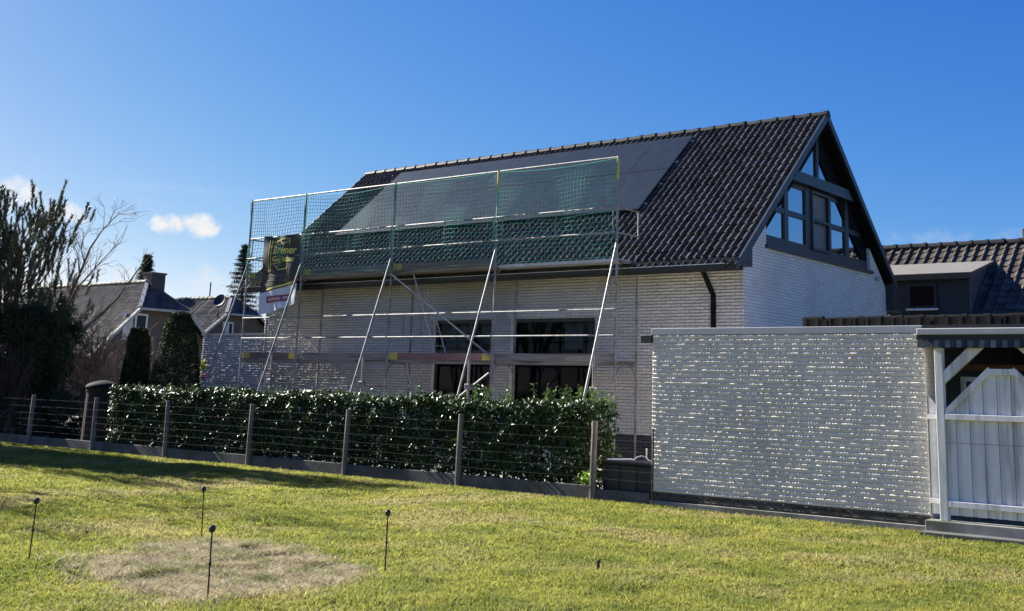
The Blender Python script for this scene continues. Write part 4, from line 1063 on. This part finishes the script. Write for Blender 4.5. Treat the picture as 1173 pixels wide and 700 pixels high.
# bare deciduous tree leaning out to the right
random.seed(52)
bt = thing('bare_tree', 'bare spreading deciduous tree with long limbs reaching right over the neighbour roof', 'tree', (-33.6, 18.7, 0))
mb = MB(); tips = []
def limb(pts, r0, r1, nsub, sl_):
    pts = [Vector(p) for p in pts]; k = len(pts)
    mb.tube([tuple(p) for p in pts], [r0+(r1-r0)*i/(k-1) for i in range(k)], 6, cap=False)
    for i in range(nsub):
        t = random.uniform(.25, 1)*(k-1); a = min(int(t), k-2); q = pts[a].lerp(pts[a+1], t-a); d = (pts[a+1]-pts[a]).normalized()
        nd = (d + Vector((random.gauss(0,.5), random.gauss(0,.5), random.gauss(.15,.4)))).normalized()
        branch_rec(mb, q, nd, sl_*random.uniform(.5,1.1), .011, 2, tips, .05, .2, (2,3), .62, .0035)
mb.tube([(-33.6,18.7,-.05),(-33.5,18.7,1.2),(-33.3,18.7,2.4)], [.16,.12,.10], 9)
limb([(-33.3,18.7,2.4),(-32.7,18.7,3.5),(-32.14,18.7,4.26),(-31.5,18.7,5.42),(-30.8,18.6,5.9),(-29.96,18.6,6.4)], .065, .008, 15, .8)
limb([(-32.6,18.7,3.5),(-31.7,18.6,4.3),(-31.05,18.6,4.74),(-29.9,18.5,5.35)], .04, .008, 11, .7)
limb([(-33.3,18.7,2.0),(-32.2,18.6,2.6),(-31.2,18.6,3.0),(-29.53,18.5,3.81),(-28.6,18.5,4.64),(-27.9,18.5,5.13)], .06, .008, 12, .6)
limb([(-31.9,18.7,4.6),(-32.3,18.8,5.3),(-32.9,18.8,5.9)], .025, .006, 7, .6)
limb([(-33.3,18.7,2.4),(-33.7,18.8,3.8),(-33.4,18.9,5.0)], .06, .010, 10, .8)
limb([(-32.1,18.7,4.26),(-31.9,18.8,5.0),(-32.2,18.8,5.6)], .03, .008, 8, .7)
mb.build('branch', M['twig'], bt)

bin_ = thing('compost_bin', 'round brown compost bin with a domed lid at the left end of the laurel hedge', 'bin', (-24.98, 15.55, 0))
MB().lathe((-24.98, 15.55, 0), [(.40,0),(.40,.05),(.37,1.30),(.39,1.32),(.39,1.38)], 28).build('body', M['clay'], bin_)
MB().lathe((-24.98, 15.55, 1.385), [(.41,0),(.41,.04),(.36,.10),(.2,.16),(.05,.19)], 28).build('lid', M['plastic_green'], bin_, smooth=True)
pl = thing('wind_spinner', 'yellow and red garden wind spinner on a stick before the white side building', 'garden ornament', (-25.75, 18.9, 0))
MB().tube([(-25.75,18.9,0),(-25.75,18.9,2.18)], .009, 6).build('stick', M['wire'], pl)
def wheel(z, r, m, name, dx=0):
    mb = MB()
    for k in range(6):
        a = k*math.pi/3; b = a+.75
        mb.prism([(-25.75+dx, 18.87, z), (-25.75+dx+r*math.cos(a), 18.86, z+r*math.sin(a)), (-25.75+dx+r*.9*math.cos(b), 18.90, z+r*.9*math.sin(b))], (0,.006,0))
    mb.build(name, m, pl)
wheel(2.05, .17, M['yellow_plastic'], 'upper_wheel'); wheel(1.74, .12, M['red_plastic'], 'lower_wheel', .04); wheel(1.58, .11, M['teal_plastic'], 'lowest_wheel', .07)

# ================================================================== neighbour houses with half-hipped gables, far left
def hip_house(label, GXp, yc, half_eave, half_hip, z_e, z_h, z_r, xback, xapex, chim, group):
    t = thing('neighbour_house', label, 'house', (GXp, yc, 0), group)
    sl_ = (z_h-z_e)/(half_eave-half_hip); zr = z_h + sl_*half_hip
    MB().prism([(GXp-.35, y, z) for y, z in [(yc-half_eave+.25,0),(yc+half_eave-.25,0),(yc+half_eave-.25,z_e+.1),(yc+half_hip,z_h-.12),(yc-half_hip,z_h-.12),(yc-half_eave+.25,z_e+.1)]], (xback-GXp+.5, 0, 0)).build('wall', M['red_brick'], t)
    L = GXp - xback; vv = Vector((0, half_eave, zr-z_e)); lv = vv.length; vv.normalize()
    # front slope, with the hip corner cut away: built as a full slope up to hip height and a shorter strip above
    lh = lv*(half_eave-half_hip)/half_eave
    rf = tile_slope('roof', (xback, yc-half_eave, z_e), (1,0,0), tuple(vv), L, lh, M['tile_grey'], t, tw=.24)
    xs = GXp; nst = 4
    for i in range(nst):
        f0 = i/nst; x1 = GXp + (xapex-GXp)*(f0+.5/nst)
        o = np.array((xback, yc-half_eave, z_e)) + np.array(vv)*(lh+(lv-lh)*f0)
        tile_slope('roof_top', o, (1,0,0), tuple(vv), x1-xback, (lv-lh)/nst, M['tile_grey'], rf, tw=.24)
    mb = MB(); mb.prism([(xback, yc, zr-.03), (xback, yc-half_eave, z_e-.03), (xback, yc+half_eave, z_e-.03)][::-1], (.05,0,0))
    A = [(xback, yc-half_eave, z_e-.04), (GXp, yc-half_eave, z_e-.04), (GXp, yc-half_hip, z_h-.04), (xapex, yc, zr-.04), (xback, yc, zr-.04), (GXp, yc+half_hip, z_h-.04), (GXp, yc+half_eave, z_e-.04), (xback, yc+half_eave, z_e-.04)]
    mb.add(A, [(0,1,2,3,4), (4,3,5,6,7), (2,5,3)]); mb.build('roof_deck', M['black_trim'], rf)
    hipv = np.array((xapex, yc, zr)) - np.array((GXp, yc, z_h)); lhp = np.linalg.norm(hipv)
    nh = 4
    for i in range(nh):
        wdt = half_hip*2*(1-(i+.5)/nh); o = np.array((GXp+.03, yc-wdt/2, z_h)) + hipv*(i/nh)
        tile_slope('hip_tiles', o, (0,1,0), tuple(hipv), wdt, lhp/nh, M['tile_grey'], rf, samp=5)
    ridge_caps(xback, xapex, yc, zr, .12, M['tile_grey'], rf, L=.42)
    mb = MB(); mb.beam((GXp, yc-half_hip, z_h), (xapex, yc, zr+.02), .16, .12); mb.build('hip_cap', M['trim_grey'], rf)
    mb = MB(); mb.beam((GXp, yc+half_hip, z_h), (xapex, yc, zr+.02), .2, .14); mb.build('hip_cap', M['tile_grey'], rf)
    for sg in (-1, 1):
        mb = MB(); mb.beam((GXp+.05, yc+sg*(half_eave+.02), z_e-.12), (GXp+.05, yc+sg*half_hip, z_h-.1), .08, .13); mb.build('verge_board', M['trim_grey'], t)
    MB().box((GXp+.02, yc-half_hip-.05, z_h-.13), (GXp+.14, yc+half_hip+.05, z_h-.02)).build('gutter', M['trim_grey'], t)
    if chim:
        x, y, w, zt = chim; c_ = MB().box((x-w/2, y-w/2, zr-.9), (x+w/2, y+w/2, zt)).build('chimney', M['dark_brick'], rf)
        MB().box((x-w/2-.05, y-w/2-.05, zt), (x+w/2+.05, y+w/2+.05, zt+.08)).build('chimney_cap', M['concrete_dark'], rf)
    return t, rf
def house_window(t, GXp, y0, y1, z0, z1):
    mb = MB(); x = GXp-.345+.5-.0; xw = GXp+.152
    for a, b, c2, d in ((y0, y1, z0, z0+.08), (y0, y1, z1-.08, z1), (y0, y0+.08, z0+.08, z1-.08), (y1-.08, y1, z0+.08, z1-.08), ((y0+y1)/2-.04, (y0+y1)/2+.04, z0+.08, z1-.08)): mb.box((xw, a, c2), (xw+.05, b, d))
    w = mb.build('window', M['white_wood'], t)
    MB().box((xw+.002, y0+.07, z0+.07), (xw+.02, y1-.07, z1-.07)).build('pane', M['pv'], w)
    MB().box((xw+.0215, y0+.09, z0+.12), (xw+.024, y0+.09+(y1-y0)*.3, z1-.12)).build('curtain', M['curtain'], w)
# wall front face sits at GXp-.35+... : xback-GXp+.5 extrudes backwards from GXp-.35
h1, rf1 = hip_house('nearer brick neighbour house with chimney on its half-hipped gable, behind the conifers', -46, 31.36, 3.6, 1.30, 2.55, 4.83, 6.1, -58, -47.6, (-47.5, 31.65, .72, 6.5), None)
h2, rf2_ = hip_house('farther brick neighbour house with half-hipped gable and satellite dish, behind the outbuilding', -52, 40.5, 4.0, 1.15, 3.0, 5.33, 6.3, -64, -53.2, None, None)
for t, gxp, w_ in ((h1, -46, (29.5, 30.7, 3.35, 4.55)), (h2, -52, (39.4, 40.1, 4.15, 4.85))):
    y0, y1, z0, z1 = w_; xw = gxp-.35+.004
    mb = MB()
    for a, b, c2, d in ((y0, y1, z0, z0+.08), (y0, y1, z1-.08, z1), (y0, y0+.08, z0+.08, z1-.08), (y1-.08, y1, z0+.08, z1-.08), ((y0+y1)/2-.04, (y0+y1)/2+.04, z0+.08, z1-.08)): mb.box((xw, a, c2), (xw+.06, b, d))
    w = mb.build('window', M['white_wood'], t)
    MB().box((xw+.002, y0+.07, z0+.07), (xw+.02, y1-.07, z1-.07)).build('pane', M['pv'], w)
    MB().box((xw+.022, y0+.09, z0+.12), (xw+.026, y0+.09+(y1-y0)*.33, z1-.12)).build('curtain', M['curtain'], w)
mb = MB()
cv = Vector((.2, -.95, .45)).normalized(); cpos = Vector((-51.9, 38.75, 5.95)); u = cv.cross(Vector((0,0,1))).normalized(); w = u.cross(cv)
V = [tuple(cpos - cv*.08)]; K = 18
for rr, dd in ((.2, -.05), (.36, .04)):
    for j in range(K): a = 2*math.pi*j/K; V.append(tuple(cpos + u*(rr*math.cos(a)) + w*(rr*math.sin(a)) + cv*dd))
F = [(0, 1+j, 1+(j+1)%K) for j in range(K)] + [(1+j, 1+K+j, 1+K+(j+1)%K, 1+(j+1)%K) for j in range(K)]
dish = MB().add(V, F).build('satellite_dish', M['black_trim'], h2)
MB().tube([(-55.2,40.5,6.4),(-55.2,40.5,7.2)], .04, 6).build('vent_pipe', M['black_trim'], h2)
MB().tube([tuple(cpos), (-52.3, 38.95, 5.0)], .03, 6).build('dish_arm', M['black_trim'], h2)
# spruces behind the neighbour houses
def spruce(x, y, h, rb, label, seed):
    random.seed(seed); rg = np.random.default_rng(seed)
    t = thing('spruce_tree', label, 'tree', (x, y, 0), 'spruces behind the neighbour houses')
    mb = MB(); mb.tube([(x,y,0),(x,y,h)], [.2,.02], 8); Ps = []; Ns = []
    z = h*.18
    while z < h:
        f = 1-(z/h); L = rb*f**.85+.12
        for k in range(9):
            a = random.uniform(0, 6.28); d = Vector((math.cos(a), math.sin(a), -.18+.25*(1-f))); l = L*random.uniform(.65,1.1)
            e = Vector((x,y,z))+d*l; mb.tube([(x,y,z), tuple(e)], [.02,.006], 3, cap=False)
            for q in np.arange(.15, 1.02, .07):
                for rep in range(6):
                    Ps.append(tuple(Vector((x,y,z))+d*(l*q)+Vector((rg.normal(0,.07),rg.normal(0,.07),rg.normal(-.04,.05))))); Ns.append((0,0,1))
        z += h*.028
    mb.build('trunk', M['bark'], t)
    Vc, Tc = leaf_cloud(np.array(Ps), np.array(Ns, float), .17, .22, .35, .5); mesh_obj('crown', Vc, Tc, M['spruce'], t)
spruce(-62.0, 48.0, 10.6, 2.9, 'dark spruce rising behind the farther neighbour house, left of the scaffold', 61)
spruce(-60.9, 40.0, 9.0, 1.9, 'small spruce top showing behind the chimney of the nearer neighbour house', 62)
bush('broadleaf_tree', 'pale leafless-looking tree mass far behind the scaffold\'s left end', 'tree', -70, 62, 4, 3, 2, 8, 5000, M['spruce'], .35, 71, stemname='trunk')
for i, (x, y, r_, h_, lab) in enumerate([(-52, 24, 3.0, 5.6, 'dark round tree left of the nearer neighbour house, behind the pine'), (-46, 19, 2.6, 4.6, 'low dark tree behind the pine at the left edge')]):
    bush('broadleaf_tree', lab, 'tree', x, y, r_, r_, .8, h_, 9000, M['leaf_dark'], .26, 80+i, stemname='trunk')

bush('broadleaf_tree', 'dense dark evergreen tree in the next garden, left of the lawn', 'tree', -34.6, 12.7, 1.8, 1.7, .2, 13.2, 44000, M['leaf_dark'], .2, 95, stemname='trunk')
bush('broadleaf_tree', 'second dense dark evergreen tree left of the lawn, in line with the hedge', 'tree', -37.6, 16.0, 2.0, 1.7, .2, 9.2, 30000, M['leaf_dark'], .2, 96, stemname='trunk')
for i, x in enumerate((-20, -12.5, -4, 4.5)):
    bush('broadleaf_tree', 'garden tree behind the photographer, number unseen' if False else ['tall dark tree behind the viewer, far left', 'broad dark tree behind the viewer, left', 'dark tree directly behind the viewer', 'dark tree behind the viewer, right'][i], 'tree', x, -15-(i%2)*2, 5.2, 2.5, -.8, 8.5, 20000, M['leaf_dark'], .55, 101+i, stems=1, stemname='trunk')
# trees in the neighbouring garden to the left, out of the frame, whose shade falls on the lawn
pine(-34.0, 11.4, 11.0, 'tall pine tree in the next garden, left of the lawn', 2.4, 8, None, .22)
pine(-40.0, 12.0, 12.0, 'second tall pine tree in the next garden, beyond the first', 2.6, 9, None, .22)
random.seed(91)
for i, (x, y, h, lab) in enumerate([(-24.5, 7.7, 7.6, 'bare garden tree at the left side of the lawn')]):
    t = thing('garden_tree', lab, 'tree', (x, y, 0)); mb = MB(); tips = []
    mb.tube([(x,y,-.05),(x,y,h*.3)], [.14,.11], 8)
    for k in range(9): 
        a = random.uniform(0,6.28); branch_rec(mb, Vector((x,y,h*.28)), Vector((math.cos(a)*.5, math.sin(a)*.35, 1)).normalized(), h*.36, .06, 4, tips, .12, .2, (2,3), .68, .006)
    mb.build('trunk', M['twig'], t)
    P = np.array([tuple(p) for p, d, dep in tips if dep < 3]); P = np.repeat(P, 7, 0) + rng.normal(0, .16, (len(P)*7, 3))
    Vc, Tc = leaf_cloud(P, np.tile([0,0,1.0], (len(P),1)), .10, .45, .2, .9); mesh_obj('crown', Vc, Tc, M['leaf_dark'], t)
